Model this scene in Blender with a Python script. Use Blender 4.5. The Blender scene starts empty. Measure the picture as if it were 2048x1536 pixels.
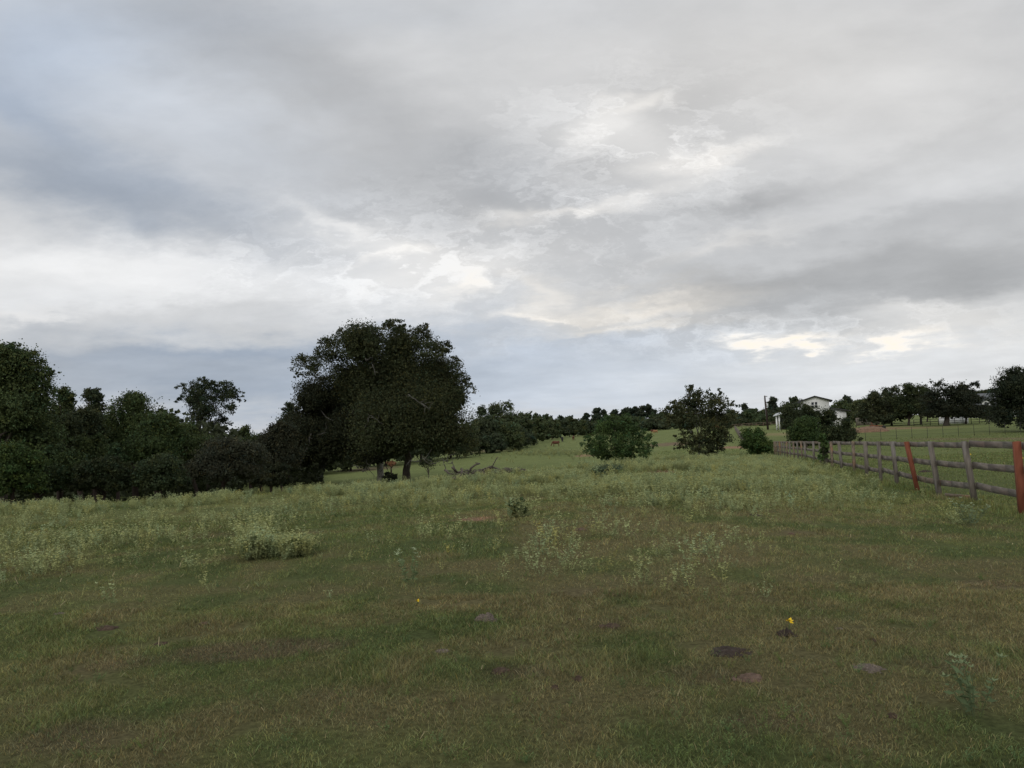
import bpy, math, random
import numpy as np
from mathutils import Vector
R = math.radians
rs = np.random.RandomState
C = bpy.context.scene.collection
scn = bpy.context.scene

# ------------------------------------------------------------------ camera
EYE = 1.60; FPX = 1593.0; PITCH = R(3.38); ROLL = R(2.3)
cam = bpy.data.cameras.new('camera'); cam.lens = 28.0; cam.sensor_width = 36.0
cam.clip_start = 0.05; cam.clip_end = 20000
co = bpy.data.objects.new('camera', cam); C.objects.link(co); scn.camera = co
from mathutils import Matrix
co.matrix_world = Matrix.Translation((0, 0, EYE)) @ (Matrix.Rotation(R(90) + PITCH, 4, 'X') @ Matrix.Rotation(-ROLL, 4, 'Z'))
_M = np.array(co.matrix_world.to_3x3())

def ray(px, py):
    """direction through a photo pixel (2048x1536), scaled so that its y is 1"""
    d = _M @ np.array([(px - 1024) / FPX, -(py - 768) / FPX, -1.0])
    return d / d[1]
def at(px, py, Y):
    d = ray(px, py); return np.array([d[0] * Y, Y, EYE + d[2] * Y])

# ------------------------------------------------------------------ sky and sun
SUN_EL, SUN_ROT = 32, 205       # behind the camera, to the left
scn.view_settings.view_transform = 'Standard'; scn.view_settings.look = 'None'
scn.view_settings.exposure = 0; scn.view_settings.gamma = 1
W = bpy.data.worlds.new("World"); scn.world = W; W.use_nodes = True
nt = W.node_tree; nt.nodes.clear(); N = nt.nodes; L = nt.links
def nd(t, **k):
    n = N.new(t)
    for a, b in k.items(): setattr(n, a, b)
    return n
def mth(op, a, b=None, c=None, clamp=False):
    n = nd('ShaderNodeMath', operation=op, use_clamp=clamp)
    for i, v in enumerate((a, b, c)):
        if v is None: continue
        if isinstance(v, (int, float)): n.inputs[i].default_value = v
        else: L.new(v, n.inputs[i])
    return n.outputs[0]
def vmt(op, a, b=None, s=None):
    n = nd('ShaderNodeVectorMath', operation=op)
    for i, v in enumerate((a, b)):
        if v is None: continue
        if isinstance(v, tuple): n.inputs[i].default_value = v
        else: L.new(v, n.inputs[i])
    if s is not None:
        if isinstance(s, (int, float)): n.inputs['Scale'].default_value = s
        else: L.new(s, n.inputs['Scale'])
    return n
tc = nd('ShaderNodeTexCoord'); dirv = tc.outputs['Generated']
sp = nd('ShaderNodeSeparateXYZ'); L.new(dirv, sp.inputs[0])
dx, dy, dz = sp.outputs
zz = mth('ADD', mth('MAXIMUM', dz, 0.0), 0.13)
cb = nd('ShaderNodeCombineXYZ'); L.new(mth('DIVIDE', dx, zz), cb.inputs[0]); L.new(mth('DIVIDE', dy, zz), cb.inputs[1])
plane = cb.outputs[0]                      # the cloud deck, seen from below
def noise(vec, scale, detail, rough=0.55, dist=0.0):
    n = nd('ShaderNodeTexNoise'); n.inputs['Scale'].default_value = scale; n.inputs['Detail'].default_value = detail
    n.inputs['Roughness'].default_value = rough; n.inputs['Distortion'].default_value = dist; L.new(vec, n.inputs['Vector']); return n
ys = mth('MAXIMUM', dy, 0.04)
cu = nd('ShaderNodeCombineXYZ'); L.new(mth('DIVIDE', dx, ys), cu.inputs[0]); L.new(mth('DIVIDE', dz, ys), cu.inputs[1])
w1 = vmt('SUBTRACT', noise(plane, 1.3, 5, .6).outputs['Color'], (.5, .5, .5))
stx = nd('ShaderNodeMapping'); stx.inputs['Scale'].default_value = (1, 2.2, 1); L.new(cu.outputs[0], stx.inputs[0])
w2 = vmt('SUBTRACT', noise(stx.outputs[0], 14, 6, .62).outputs['Color'], (.5, .5, .5))
wx = vmt('MULTIPLY', w1.outputs[0], (.22, .10, 0)); wy = vmt('MULTIPLY', w2.outputs[0], (.075, .045, 0))
uv = vmt('ADD', vmt('ADD', cu.outputs[0], wx.outputs[0]).outputs[0], wy.outputs[0]).outputs[0]
BL = [ # px, py, sx, sy, angle, brightness, blueness
 (120,60,300,150,-20,-.03,.03),(60,330,240,52,-14,-.08,.02),(330,405,230,48,-14,-.105,.02),(90,235,230,34,-24,-.06,.02),
 (30,130,140,90,0,-.02,.02),(580,130,360,80,-30,-.06,.0),(760,250,260,60,-25,-.035,0),(500,300,200,60,-20,-.03,.01),
 (700,20,350,50,0,-.03,.01),(850,400,190,48,-10,-.035,0),(300,170,260,45,-28,.03,.0),
 (190,520,330,42,-3,.085,-.005),(150,600,330,25,0,.05,0),(640,425,50,14,-30,.07,-.01),(760,480,150,30,-12,.085,-.01),(620,560,250,40,0,.05,0),
 (900,560,160,36,10,.06,-.01),(940,578,36,13,25,.07,-.02),(740,512,34,10,10,.05,-.01),(820,505,40,12,10,.05,-.01),
 (400,605,150,24,4,-.075,.0),(60,650,60,20,0,-.05,.01),(55,625,60,8,0,.04,-.01),
 (300,705,420,30,0,-.075,.018),(150,775,420,50,0,-.10,.028),(520,790,260,55,0,-.05,.022),(900,700,240,60,0,-.01,.014),(560,690,260,16,4,-.05,.02),
 (1000,780,300,55,0,-.02,.022),(1200,700,260,40,0,.0,.014),(1200,810,280,30,0,.015,.010),
 (1260,192,50,14,12,.07,-.01),(1190,260,55,32,40,.06,-.005),(1290,285,110,42,-20,.06,-.005),(1420,305,80,15,12,.07,-.012),
 (1240,395,95,10,20,.075,-.01),(1110,430,110,9,8,.04,-.01),(1000,425,50,16,-10,.07,-.01),
 (1170,350,110,30,20,-.025,0),(980,340,120,40,-15,-.03,.005),
 (1480,402,110,17,6,-.07,0),(1300,470,300,35,12,-.03,0),(1750,330,330,24,14,-.035,0),(1940,235,170,20,25,-.03,0),
 (1950,420,150,20,8,-.04,0),(1850,505,300,38,9,-.115,-.002),(1960,555,170,30,9,-.07,0),(1600,560,260,36,7,-.055,0),(1560,618,190,26,8,-.075,0),
 (1740,450,200,18,10,-.04,0),(1420,560,160,14,6,-.04,0),(1230,545,130,14,10,-.03,0),
 (1280,608,150,22,8,.07,-.035),(1250,655,120,9,5,.05,-.03),(1075,600,35,22,-20,.05,-.02),(1080,635,60,7,8,.05,-.02),(1440,490,140,13,15,.04,-.01),
 (1495,692,30,12,4,.15,-.05),(1560,683,46,10,8,.13,-.05),(1625,676,22,9,8,.12,-.045),(1660,660,60,8,8,.04,-.02),
 (1775,684,26,9,4,.12,-.045),(1820,672,50,14,8,.06,-.03),(1850,610,80,22,8,.04,-.01),(1980,640,90,30,5,.035,-.012),
 (1500,760,420,60,0,.02,.008),(1850,740,300,70,0,.035,.0),(1600,150,500,160,0,.012,-.012),(1850,130,130,60,20,.02,0)]
Bs = None; Ts = None
for (px, py, sx, sy, an, b, t) in BL:
    d = ray(px, py)
    m = nd('ShaderNodeMapping', vector_type='TEXTURE'); L.new(uv, m.inputs['Vector'])
    m.inputs['Location'].default_value = (d[0], d[2], 0); m.inputs['Rotation'].default_value = (0, 0, R(an) - ROLL)
    m.inputs['Scale'].default_value = (sx / FPX * 1.35, sy / FPX * 1.35, 1)
    dt = vmt('DOT_PRODUCT', m.outputs[0], m.outputs[0]).outputs['Value']
    g = mth('EXPONENT', mth('MULTIPLY', dt, -1.0))
    if b > 0: b = b*1.42
    Bs = mth('MULTIPLY_ADD', g, b, Bs if Bs is not None else .822)
    if t: Ts = mth('MULTIPLY_ADD', g, t*.95, Ts if Ts is not None else .005)
n1 = noise(plane, 1.1, 7, .56, .25).outputs['Fac']; n2 = noise(plane, 3.6, 8, .62, .35).outputs['Fac']
n3 = noise(stx.outputs[0], 6.5, 7, .60, .2).outputs['Fac']
Bs = mth('MULTIPLY_ADD', mth('SUBTRACT', n1, .5), .16, Bs)
Bs = mth('MULTIPLY_ADD', mth('SUBTRACT', n2, .5), .06, Bs)
Bs = mth('MULTIPLY_ADD', mth('SUBTRACT', n3, .5), .09, Bs)
def zone(px, py, sx, sy):
    d = ray(px, py); m = nd('ShaderNodeMapping', vector_type='TEXTURE'); L.new(cu.outputs[0], m.inputs['Vector'])
    m.inputs['Location'].default_value = (d[0], d[2], 0); m.inputs['Scale'].default_value = (sx/FPX, sy/FPX, 1)
    return mth('EXPONENT', mth('MULTIPLY', vmt('DOT_PRODUCT', m.outputs[0], m.outputs[0]).outputs['Value'], -1.0))
n4 = noise(vmt('ADD', stx.outputs[0], vmt('MULTIPLY', w2.outputs[0], (.25, .25, 0)).outputs[0]).outputs[0], 9, 9, .63, .6).outputs['Fac']
nc4 = mth('MULTIPLY', mth('SUBTRACT', mth('MAXIMUM', n4, .47), .53), 1.0)
zz_ = mth('ADD', mth('ADD', zone(850, 500, 420, 110), zone(1270, 300, 260, 150)), mth('MULTIPLY', zone(1500, 660, 520, 60), .8))
Bs = mth('MULTIPLY_ADD', mth('MULTIPLY', nc4, zz_), .75, Bs)
Bs = mth('MINIMUM', Bs, .975)
def lin(x): return mth('POWER', mth('MAXIMUM', x, 0.0), 2.2)
cc = nd('ShaderNodeCombineXYZ')
L.new(lin(mth('MULTIPLY_ADD', Ts, -1.0, Bs)), cc.inputs[0]); L.new(lin(mth('MULTIPLY_ADD', Ts, -.18, Bs)), cc.inputs[1]); L.new(lin(mth('MULTIPLY_ADD', Ts, 1.0, Bs)), cc.inputs[2])
sky = nd('ShaderNodeTexSky', sky_type='NISHITA'); sky.sun_disc = False
sky.sun_elevation = R(SUN_EL); sky.sun_rotation = R(SUN_ROT)
cl10 = vmt('SCALE', cc.outputs[0], s=10.0).outputs[0]
mx = nd('ShaderNodeMix', data_type='RGBA'); mx.inputs['Factor'].default_value = .96
L.new(sky.outputs[0], mx.inputs['A']); L.new(cl10, mx.inputs['B'])
bg = nd('ShaderNodeBackground'); bg.inputs['Strength'].default_value = .1; L.new(mx.outputs['Result'], bg.inputs['Color'])
wo = nd('ShaderNodeOutputWorld'); L.new(bg.outputs[0], wo.inputs[0])
W.cycles.sampling_method = 'MANUAL'; W.cycles.sample_map_resolution = 512
sl = bpy.data.lights.new('sun', 'SUN'); sl.energy = .9; sl.angle = R(25); sl.color = (1, .95, .88)
so = bpy.data.objects.new('sun', sl); C.objects.link(so)
sd = Vector((math.sin(R(SUN_ROT)) * math.cos(R(SUN_EL)), math.cos(R(SUN_ROT)) * math.cos(R(SUN_EL)), math.sin(R(SUN_EL))))
so.rotation_euler = (sd).to_track_quat('Z', 'Y').to_euler(); so.location = sd * 50

# ------------------------------------------------------------------ helpers
def tag(o, label=None, cat=None, group=None, kind=None):
    if label: o['label'] = label
    if cat: o['category'] = cat
    if group: o['group'] = group
    if kind: o['kind'] = kind
    return o
def thing(name, loc, label, cat, group=None, rz=0):
    o = bpy.data.objects.new(name, None); C.objects.link(o); o.location = loc; o.rotation_euler.z = rz
    o.empty_display_size = .2
    return tag(o, label, cat, group)
def mesh_obj(name, V, F, mat, parent=None, col=None, smooth=False, origin=(0, 0, 0)):
    """V (n,3); F list of arrays of quads/tris; col per face rgb"""
    V = np.asarray(V, dtype=np.float32) - np.asarray(origin, dtype=np.float32)
    me = bpy.data.meshes.new(name)
    if not isinstance(F, list): F = [F]
    F = [np.asarray(f, dtype=np.int32) for f in F if len(f)]
    me.vertices.add(len(V)); me.vertices.foreach_set('co', V.ravel())
    tot = sum(f.size for f in F); npoly = sum(len(f) for f in F)
    me.loops.add(tot); me.loops.foreach_set('vertex_index', np.concatenate([f.ravel() for f in F]))
    st = []; s = 0
    for f in F:
        st.append(s + np.arange(len(f)) * f.shape[1]); s += f.size
    me.polygons.add(npoly); me.polygons.foreach_set('loop_start', np.concatenate(st).astype(np.int32))
    if smooth: me.polygons.foreach_set('use_smooth', np.ones(npoly, dtype=bool))
    if col is not None:
        a = me.attributes.new('col', 'FLOAT_VECTOR', 'FACE' if len(col) == npoly else 'POINT')
        a.data.foreach_set('vector', np.asarray(col, dtype=np.float32).ravel())
    me.update(calc_edges=True)
    if mat: me.materials.append(mat)
    o = bpy.data.objects.new(name, me); C.objects.link(o); o.location = origin
    if parent:
        o.parent = parent; o.location = (0, 0, 0)
    return o
class MB:
    """collects boxes, tubes and rings for one mesh"""
    def __init__(s): s.V = []; s.Q = []; s.T = []; s.n = 0
    def add(s, V, Q=(), T=()):
        s.V.append(np.asarray(V, float)); b = s.n
        if len(Q): s.Q.append(np.asarray(Q) + b)
        if len(T): s.T.append(np.asarray(T) + b)
        s.n += len(V)
    def hexa(s, P): s.add(P, [(0,3,2,1),(4,5,6,7),(0,1,5,4),(1,2,6,5),(2,3,7,6),(3,0,4,7)])
    def box(s, a, b):
        (x0,y0,z0),(x1,y1,z1) = a, b
        s.hexa([(x0,y0,z0),(x1,y0,z0),(x1,y1,z0),(x0,y1,z0),(x0,y0,z1),(x1,y0,z1),(x1,y1,z1),(x0,y1,z1)])
    def slab(s, quad, th):   # quad 4 points, extruded along -normal by th
        q = np.array(quad, float); n = np.cross(q[1]-q[0], q[2]-q[0]); n /= np.linalg.norm(n)
        s.hexa(np.vstack([q - n*th, q]))
    def beam(s, a, b, w, h, up=(0,0,1)):
        a = np.array(a, float); b = np.array(b, float); d = b-a; d /= np.linalg.norm(d)
        sd_ = np.cross(d, up); sd_ /= np.linalg.norm(sd_); u = np.cross(sd_, d)
        P = [e + sx*sd_*w/2 + sz*u*h/2 for e in (a, b) for sx, sz in ((-1,-1),(1,-1),(1,1),(-1,1))]
        s.hexa(P)
    def tube(s, pts, rad, n=7, cap=True):
        pts = np.array(pts, float); rad = np.broadcast_to(rad, len(pts)); m = len(pts)
        an = np.linspace(0, 2*np.pi, n, endpoint=False); V = []
        ref = np.array([.13, .31, .94]); 
        for i in range(m):
            d = pts[min(i+1, m-1)] - pts[max(i-1, 0)]; d /= (np.linalg.norm(d)+1e-9)
            r = ref if abs(d @ ref) < .93 else np.array([1., 0, 0])
            a = np.cross(d, r); a /= np.linalg.norm(a); b = np.cross(d, a)
            V.append(pts[i] + rad[i]*(np.cos(an)[:, None]*a + np.sin(an)[:, None]*b))
        V = np.vstack(V); Q = []
        for i in range(m-1):
            for j in range(n): Q.append((i*n+j, i*n+(j+1) % n, (i+1)*n+(j+1) % n, (i+1)*n+j))
        T = []
        if cap:
            V = np.vstack([V, pts[0], pts[-1]]); c0, c1 = m*n, m*n+1
            for j in range(n): T.append((c0, (j+1) % n, j)); T.append((c1, (m-1)*n+j, (m-1)*n+(j+1) % n))
        s.add(V, Q, T)
    def build(s, name, mat, parent=None, smooth=False, origin=(0,0,0)):
        F = []
        if s.Q: F.append(np.vstack(s.Q))
        if s.T: F.append(np.vstack(s.T))
        return mesh_obj(name, np.vstack(s.V), F, mat, parent, smooth=smooth, origin=origin)
def crook(a, b, rng, n=6, amp=.08):
    a = np.array(a, float); b = np.array(b, float); L_ = np.linalg.norm(b-a)
    t = np.linspace(0, 1, n)[:, None]; P = a*(1-t) + b*t
    j = rng.normal(0, amp*L_, (n, 3)); j[0] = j[-1] = 0; P += j
    return P

# numpy value noise
_tab = rs(5).rand(512, 512)
def vn(x, y):
    xi = np.floor(x).astype(int); yi = np.floor(y).astype(int); fx = x-xi; fy = y-yi
    fx = fx*fx*(3-2*fx); fy = fy*fy*(3-2*fy)
    g = lambda a, b: _tab[a & 511, b & 511]
    return (g(xi, yi)*(1-fx)+g(xi+1, yi)*fx)*(1-fy)+(g(xi, yi+1)*(1-fx)+g(xi+1, yi+1)*fx)*fy
def fbm(x, y, s, o=4, seed=0):
    r = 0; a = .5; t = 0
    for i in range(o):
        r = r + a*vn(x/s+seed*17.3+i*31.7, y/s+seed*7.1+i*11.3); t += a; a *= .55; s = s/2.03
    return r/t

# ------------------------------------------------------------------ materials
def material(name, base=(.2, .2, .2), rough=.8, attr=False, nscale=0, nmin=.7, nmax=1.3, bump=0, stretch=(1,1,1), spec=.3, tint=None, transl=0):
    m = bpy.data.materials.new(name); m.use_nodes = True; t = m.node_tree; b = t.nodes['Principled BSDF']
    b.inputs['Roughness'].default_value = rough; b.inputs['Specular IOR Level'].default_value = spec
    c = None
    if attr:
        a = t.nodes.new('ShaderNodeAttribute'); a.attribute_name = 'col'; c = a.outputs['Color']
    else:
        g = t.nodes.new('ShaderNodeRGB'); g.outputs[0].default_value = (*base, 1); c = g.outputs[0]
    if nscale:
        tcn = t.nodes.new('ShaderNodeTexCoord'); mp = t.nodes.new('ShaderNodeMapping'); mp.inputs['Scale'].default_value = stretch
        t.links.new(tcn.outputs['Object'], mp.inputs[0])
        n = t.nodes.new('ShaderNodeTexNoise'); n.inputs['Scale'].default_value = nscale; n.inputs['Detail'].default_value = 6; n.inputs['Roughness'].default_value = .65
        t.links.new(mp.outputs[0], n.inputs['Vector'])
        r = t.nodes.new('ShaderNodeMapRange'); r.inputs['From Min'].default_value = .3; r.inputs['From Max'].default_value = .7
        r.inputs['To Min'].default_value = nmin; r.inputs['To Max'].default_value = nmax; t.links.new(n.outputs['Fac'], r.inputs['Value'])
        v = t.nodes.new('ShaderNodeVectorMath'); v.operation = 'SCALE'; t.links.new(c, v.inputs[0]); t.links.new(r.outputs[0], v.inputs['Scale']); c = v.outputs[0]
        if tint:
            n2_ = t.nodes.new('ShaderNodeTexNoise'); n2_.inputs['Scale'].default_value = nscale*.35; n2_.inputs['Detail'].default_value = 5
            t.links.new(mp.outputs[0], n2_.inputs['Vector'])
            r2 = t.nodes.new('ShaderNodeMapRange'); r2.inputs['From Min'].default_value = .5; r2.inputs['From Max'].default_value = .68; t.links.new(n2_.outputs['Fac'], r2.inputs['Value'])
            mm = t.nodes.new('ShaderNodeMix'); mm.data_type = 'RGBA'; t.links.new(r2.outputs[0], mm.inputs['Factor']); t.links.new(c, mm.inputs['A']); mm.inputs['B'].default_value = (*tint, 1); c = mm.outputs['Result']
        if bump:
            bp = t.nodes.new('ShaderNodeBump'); bp.inputs['Strength'].default_value = 1; bp.inputs['Distance'].default_value = bump
            t.links.new(n.outputs['Fac'], bp.inputs['Height']); t.links.new(bp.outputs[0], b.inputs['Normal'])
    t.links.new(c, b.inputs['Base Color'])
    if transl:
        tr = t.nodes.new('ShaderNodeBsdfTranslucent'); t.links.new(c, tr.inputs['Color'])
        ms = t.nodes.new('ShaderNodeMixShader'); ms.inputs[0].default_value = transl
        t.links.new(b.outputs[0], ms.inputs[1]); t.links.new(tr.outputs[0], ms.inputs[2]); t.links.new(ms.outputs[0], t.nodes['Material Output'].inputs[0])
    return m
M_leaf = material('foliage', attr=True, rough=.7, spec=.15, transl=.15)
M_grass = material('grass_blades', attr=True, rough=.8, spec=.1, transl=.2)
M_ground = material('pasture_ground', attr=True, rough=1, spec=.05, nscale=22, nmin=.55, nmax=1.45, bump=.02)
M_bark = material('bark', (.065, .054, .045), rough=.95, nscale=9, nmin=.5, nmax=1.5, bump=.03, stretch=(1, 1, .25))
M_barkpale = material('pale_bark', (.24, .23, .21), rough=.95, nscale=9, nmin=.5, nmax=1.4, bump=.03, stretch=(1, 1, .25))
M_barkmid = material('limb_bark', (.10, .095, .085), rough=.95, nscale=9, nmin=.5, nmax=1.4)
M_dead = material('dead_wood', (.11, .095, .08), rough=.95, nscale=8, nmin=.5, nmax=1.5)
M_wood = material('weathered_wood', (.19, .168, .145), rough=.9, nscale=14, nmin=.55, nmax=1.4, bump=.003, stretch=(1, .1, 1.5), tint=(.15, .115, .10))
M_woodtan = material('tan_wood', (.18, .145, .11), rough=.9, nscale=7, nmin=.55, nmax=1.4, bump=.004, tint=(.24, .13, .075))
M_post = material('grey_post', (.145, .128, .108), rough=.9, nscale=11, nmin=.45, nmax=1.6, bump=.004, stretch=(1, 1, .18), tint=(.23, .22, .21))
M_red = material('red_cedar_post', (.19, .062, .034), rough=.85, nscale=10, nmin=.7, nmax=1.25, bump=.003, stretch=(1, 1, .2))
M_white = material('white_metal_siding', (.78, .79, .79), rough=.6, nscale=1.5, nmin=.9, nmax=1.04, stretch=(6, 6, .4))
M_roofd = material('dark_roof', (.05, .05, .05), rough=.6, nscale=3)
M_roofl = material('pale_metal_roof', (.62, .65, .66), rough=.45, nscale=2, nmin=.85, nmax=1.1)
M_shingle = material('grey_shingle', (.16, .17, .18), rough=.9, nscale=4, nmin=.75, nmax=1.2)
M_glass = material('window_glass', (.03, .035, .04), rough=.15, spec=.5)
M_dark = material('dark_metal', (.035, .035, .03), rough=.7)
M_pole = material('pole_wood', (.045, .032, .028), rough=.9, nscale=3)
M_rust = material('rusty_steel', (.22, .075, .045), rough=.8, nscale=6)
M_dirt = material('red_dirt', (.19, .12, .078), rough=1, nscale=3, nmin=.65, nmax=1.35, bump=.05)
M_dungg = material('dry_dung', (.17, .14, .115), rough=1, nscale=70, nmin=.35, nmax=1.5, bump=.015)
M_dungd = material('dark_dung', (.045, .033, .026), rough=.9, nscale=30, nmin=.4, nmax=1.6, bump=.012)
M_soil = material('turned_soil', (.075, .052, .036), rough=1, nscale=28, nmin=.4, nmax=1.6, bump=.015)
M_soilb = material('pinkish_soil', (.125, .085, .063), rough=1, nscale=28, nmin=.5, nmax=1.5, bump=.012)
M_yellow = material('yellow_petals', (.75, .52, .02), rough=.6)
M_stem = material('green_stem', (.10, .14, .05), rough=.8)
M_cowr = material('red_brown_hide', (.105, .038, .024), rough=.8, nscale=3, nmin=.75, nmax=1.25)
M_cowb = material('black_hide', (.012, .012, .013), rough=.6, nscale=3)
M_cowt = material('tan_hide', (.32, .17, .085), rough=.8, nscale=3)
M_coww = material('pale_hide', (.45, .43, .38), rough=.8, nscale=3)

# ------------------------------------------------------------------ terrain
# (photo column, [(distance, height)...]) read from where things stand in the photo
PR = [(-700, [(10,0),(22,-.15),(27,-.4),(40,-2.2),(80,-2.8),(200,-2.8),(400,-2.5)]),
 (0,   [(10,0),(22,-.05),(28,-.2),(45,-2.2),(80,-2.9),(200,-2.9),(400,-2.6)]),
 (300, [(10,0),(22,-.02),(26,-.1),(45,-2.3),(80,-2.9),(200,-2.9),(400,-2.6)]),
 (600, [(10,0),(24,-.03),(28,-.12),(45,-2.1),(75,-2.7),(120,-3.0),(200,-3.0),(400,-2.4)]),
 (800, [(10,0),(24,.02),(28,-.03),(45,-1.8),(70,-2.55),(110,-2.85),(200,-2.6),(400,-2.0)]),
 (1000,[(10,0),(26,.05),(31,.02),(36,-.25),(46,-1.2),(70,-2.2),(120,-2.75),(200,-2.4),(320,-1.8),(400,-1.4)]),
 (1170,[(10,0),(28,.08),(34,.07),(39,-.18),(48,-.75),(60,-1.25),(100,-2.2),(150,-2.5),(230,-2.1),(340,-1.6),(420,-1.2)]),
 (1300,[(10,0),(30,.09),(37,.05),(43,-.25),(51,-.7),(62,-.95),(100,-1.6),(170,-1.8),(250,-1.4),(300,-1.1),(400,-.8)]),
 (1450,[(10,0),(30,.08),(39,.0),(45,-.28),(52,-.65),(62,-.9),(100,-1.25),(150,-.9),(200,-.3),(230,.1),(400,.8)]),
 (1560,[(10,0),(26,-.12),(37,-.35),(48,-.75),(60,-1.0),(80,-1.2),(110,-1.0),(163,-.25),(230,.3),(400,.8)]),
 (1640,[(10,-.05),(20,-.25),(37,-.62),(48,-.9),(60,-1.1),(80,-1.25),(110,-1.0),(163,-.2),(230,.3),(400,.8)]),
 (1760,[(10,-.08),(20,-.3),(26,-.43),(40,-.7),(60,-.9),(90,-1.15),(130,-.55),(150,-.25),(200,.3),(400,.8)]),
 (1930,[(10,-.1),(16,-.24),(26,-.38),(40,-.62),(60,-.85),(90,-1.12),(130,-.5),(150,-.2),(200,.3),(400,1.0)]),
 (2060,[(8,-.08),(13.1,-.17),(22,-.3),(40,-.6),(60,-.8),(90,-1.1),(130,-.5),(150,-.2),(200,.3),(400,1.0)]),
 (2700,[(10,-.12),(22,-.3),(40,-.6),(60,-.8),(90,-1.1),(130,-.5),(150,-.2),(200,.3),(400,1.0)])]
LR = np.linspace(math.log(1), math.log(400), 240)
PU = np.array([(p[0]-1024)/FPX for p in PR])
PT = []
for p in PR:
    yy = np.array([0, 4] + [a for a, b in p[1]]); hh = np.array([0, 0] + [b for a, b in p[1]])
    r = np.interp(np.exp(LR), yy, hh)
    k = np.exp(-.5*(np.arange(-9, 10)/4.0)**2); k /= k.sum()
    PT.append(np.convolve(np.pad(r, 9, mode='edge'), k, 'valid'))
PT = np.array(PT)
UF = np.linspace(PU[0], PU[-1], 320)
TF = np.array([np.interp(UF, PU, PT[:, j]) for j in range(len(LR))]).T
k = np.exp(-.5*(np.arange(-14, 15)/6.0)**2); k /= k.sum()
TF = np.array([np.convolve(np.pad(TF[:, j], 14, mode='edge'), k, 'valid') for j in range(len(LR))]).T
def terrain(X, Y):
    X = np.asarray(X, float); Y = np.asarray(Y, float)
    Yc = np.clip(Y, 1.0, 400); U = np.clip(X/np.maximum(Yc, 1.0), UF[0], UF[-1]-1e-6)
    fi = (U-UF[0])/(UF[1]-UF[0]); i = np.clip(fi.astype(int), 0, len(UF)-2); fi = fi-i
    fj = (np.log(Yc)-LR[0])/(LR[1]-LR[0]); j = np.clip(fj.astype(int), 0, len(LR)-2); fj = np.clip(fj-j, 0, 1)
    z = (TF[i, j]*(1-fi)+TF[i+1, j]*fi)*(1-fj)+(TF[i, j+1]*(1-fi)+TF[i+1, j+1]*fi)*fj
    far = np.clip((Y-400)/900, 0, 1); z = z*(1-far) - .5*far
    near = np.clip((60-Y)/20, 0, 1)*np.clip((Y-2)/5, 0, 1)
    z = z + near*(.09*(fbm(X, Y, 4.0, 3, 3)-.5) + .05*(fbm(X, Y, 1.1, 2, 4)-.5))
    return z
def tz(x, y): return float(terrain(np.array([x]), np.array([y]))[0])
YG = np.exp(np.linspace(math.log(2.5), math.log(700), 900))
def hit(px, py):
    """where the sight lines through photo pixels first meet the ground (vectorised)"""
    px = np.atleast_1d(np.asarray(px, float)); py = np.atleast_1d(np.asarray(py, float))
    D = _M @ np.array([(px-1024)/FPX, -(py-768)/FPX, -np.ones_like(px)]); D = D/D[1]
    out = np.full((len(px), 3), np.nan)
    for s in range(0, len(px), 4000):
        d = D[:, s:s+4000]; X = d[0][:, None]*YG; Z = EYE + d[2][:, None]*YG
        G = terrain(X, np.broadcast_to(YG, X.shape)); below = Z < G
        ok = below.any(1); k_ = below.argmax(1); k0 = np.maximum(k_-1, 0); ii = np.arange(len(k_))
        a = (Z-G)[ii, k0]; b = (Z-G)[ii, k_]; t = np.clip(a/(a-b+1e-9), 0, 1); Yh = YG[k0]*(1-t)+YG[k_]*t
        P = np.stack([d[0]*Yh, Yh, terrain(d[0]*Yh, Yh)], 1); P[~ok] = np.nan; out[s:s+4000] = P
    return out
def gpt(px, py): return hit([px], [py])[0]
def on(px, Y, py=880):
    x = ray(px, py)[0]*Y; return np.array([x, Y, tz(x, Y)])

# patches of bare or brown ground, placed where the photo has them: (px,py, half width px, half height px, kind, strength)
PATCH = [(960,1038,50,5,'red',1),(520,1300,170,22,'brown',.7),(880,1205,130,16,'tan',.6),(220,1330,90,18,'brown',.6),(1830,1185,110,16,'tan',.6),
 (1990,1170,80,12,'brown',.6),(1450,1120,120,16,'tan',.35),(150,1480,180,40,'brown',.6),(700,1240,120,14,'tan',.45),(1900,1330,90,20,'brown',.5),
 (1480,895,45,4,'red',1),(1345,888,55,5,'brown',1),(1175,911,25,3,'red',.9),(1410,1350,80,20,'brown',.5),(1560,1440,120,30,'brown',.45),(1500,1353,32,10,'soil',.8),
 (1320,942,25,4,'red',.7),(1100,945,45,2.5,'red',.5),(420,1070,60,8,'brown',.4),(300,1185,200,12,'tan',.4),(1060,1345,60,16,'brown',.5),(1590,1065,40,4,'brown',.6),
 (1000,1345,50,18,'soil',.35),(1220,1250,50,14,'soil',.35),(1745,857,80,4,'red',.7),(1850,855,70,3,'red',.25),(740,938,60,4,'brown',.8),(960,902,60,3,'brown',.8),
 (1990,878,60,8,'brown',.7),(1920,1000,30,7,'tan',.6),(1570,868,50,5,'tan',.8),(1180,1185,120,14,'brown',.35),(650,1390,90,20,'brown',.35)]
PC = {'red': (.30, .19, .125), 'brown': (.185, .14, .09), 'tan': (.25, .205, .105), 'soil': (.075, .052, .036)}
PW = []
for (px, py, hx, hy, kd, st) in PATCH:
    c = gpt(px, py); a = gpt(px, py-hy); b = gpt(px, py+hy); e = gpt(px+hx, py)
    if np.isnan(c).any(): continue
    ry = abs(a[1]-b[1])/2 if not np.isnan(a).any() else 3
    PW.append((c[0], c[1], abs(ray(px+hx, py)[0]-ray(px, py)[0])*c[1], max(.12, min(ry, .35*c[1])), kd, st))
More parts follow.
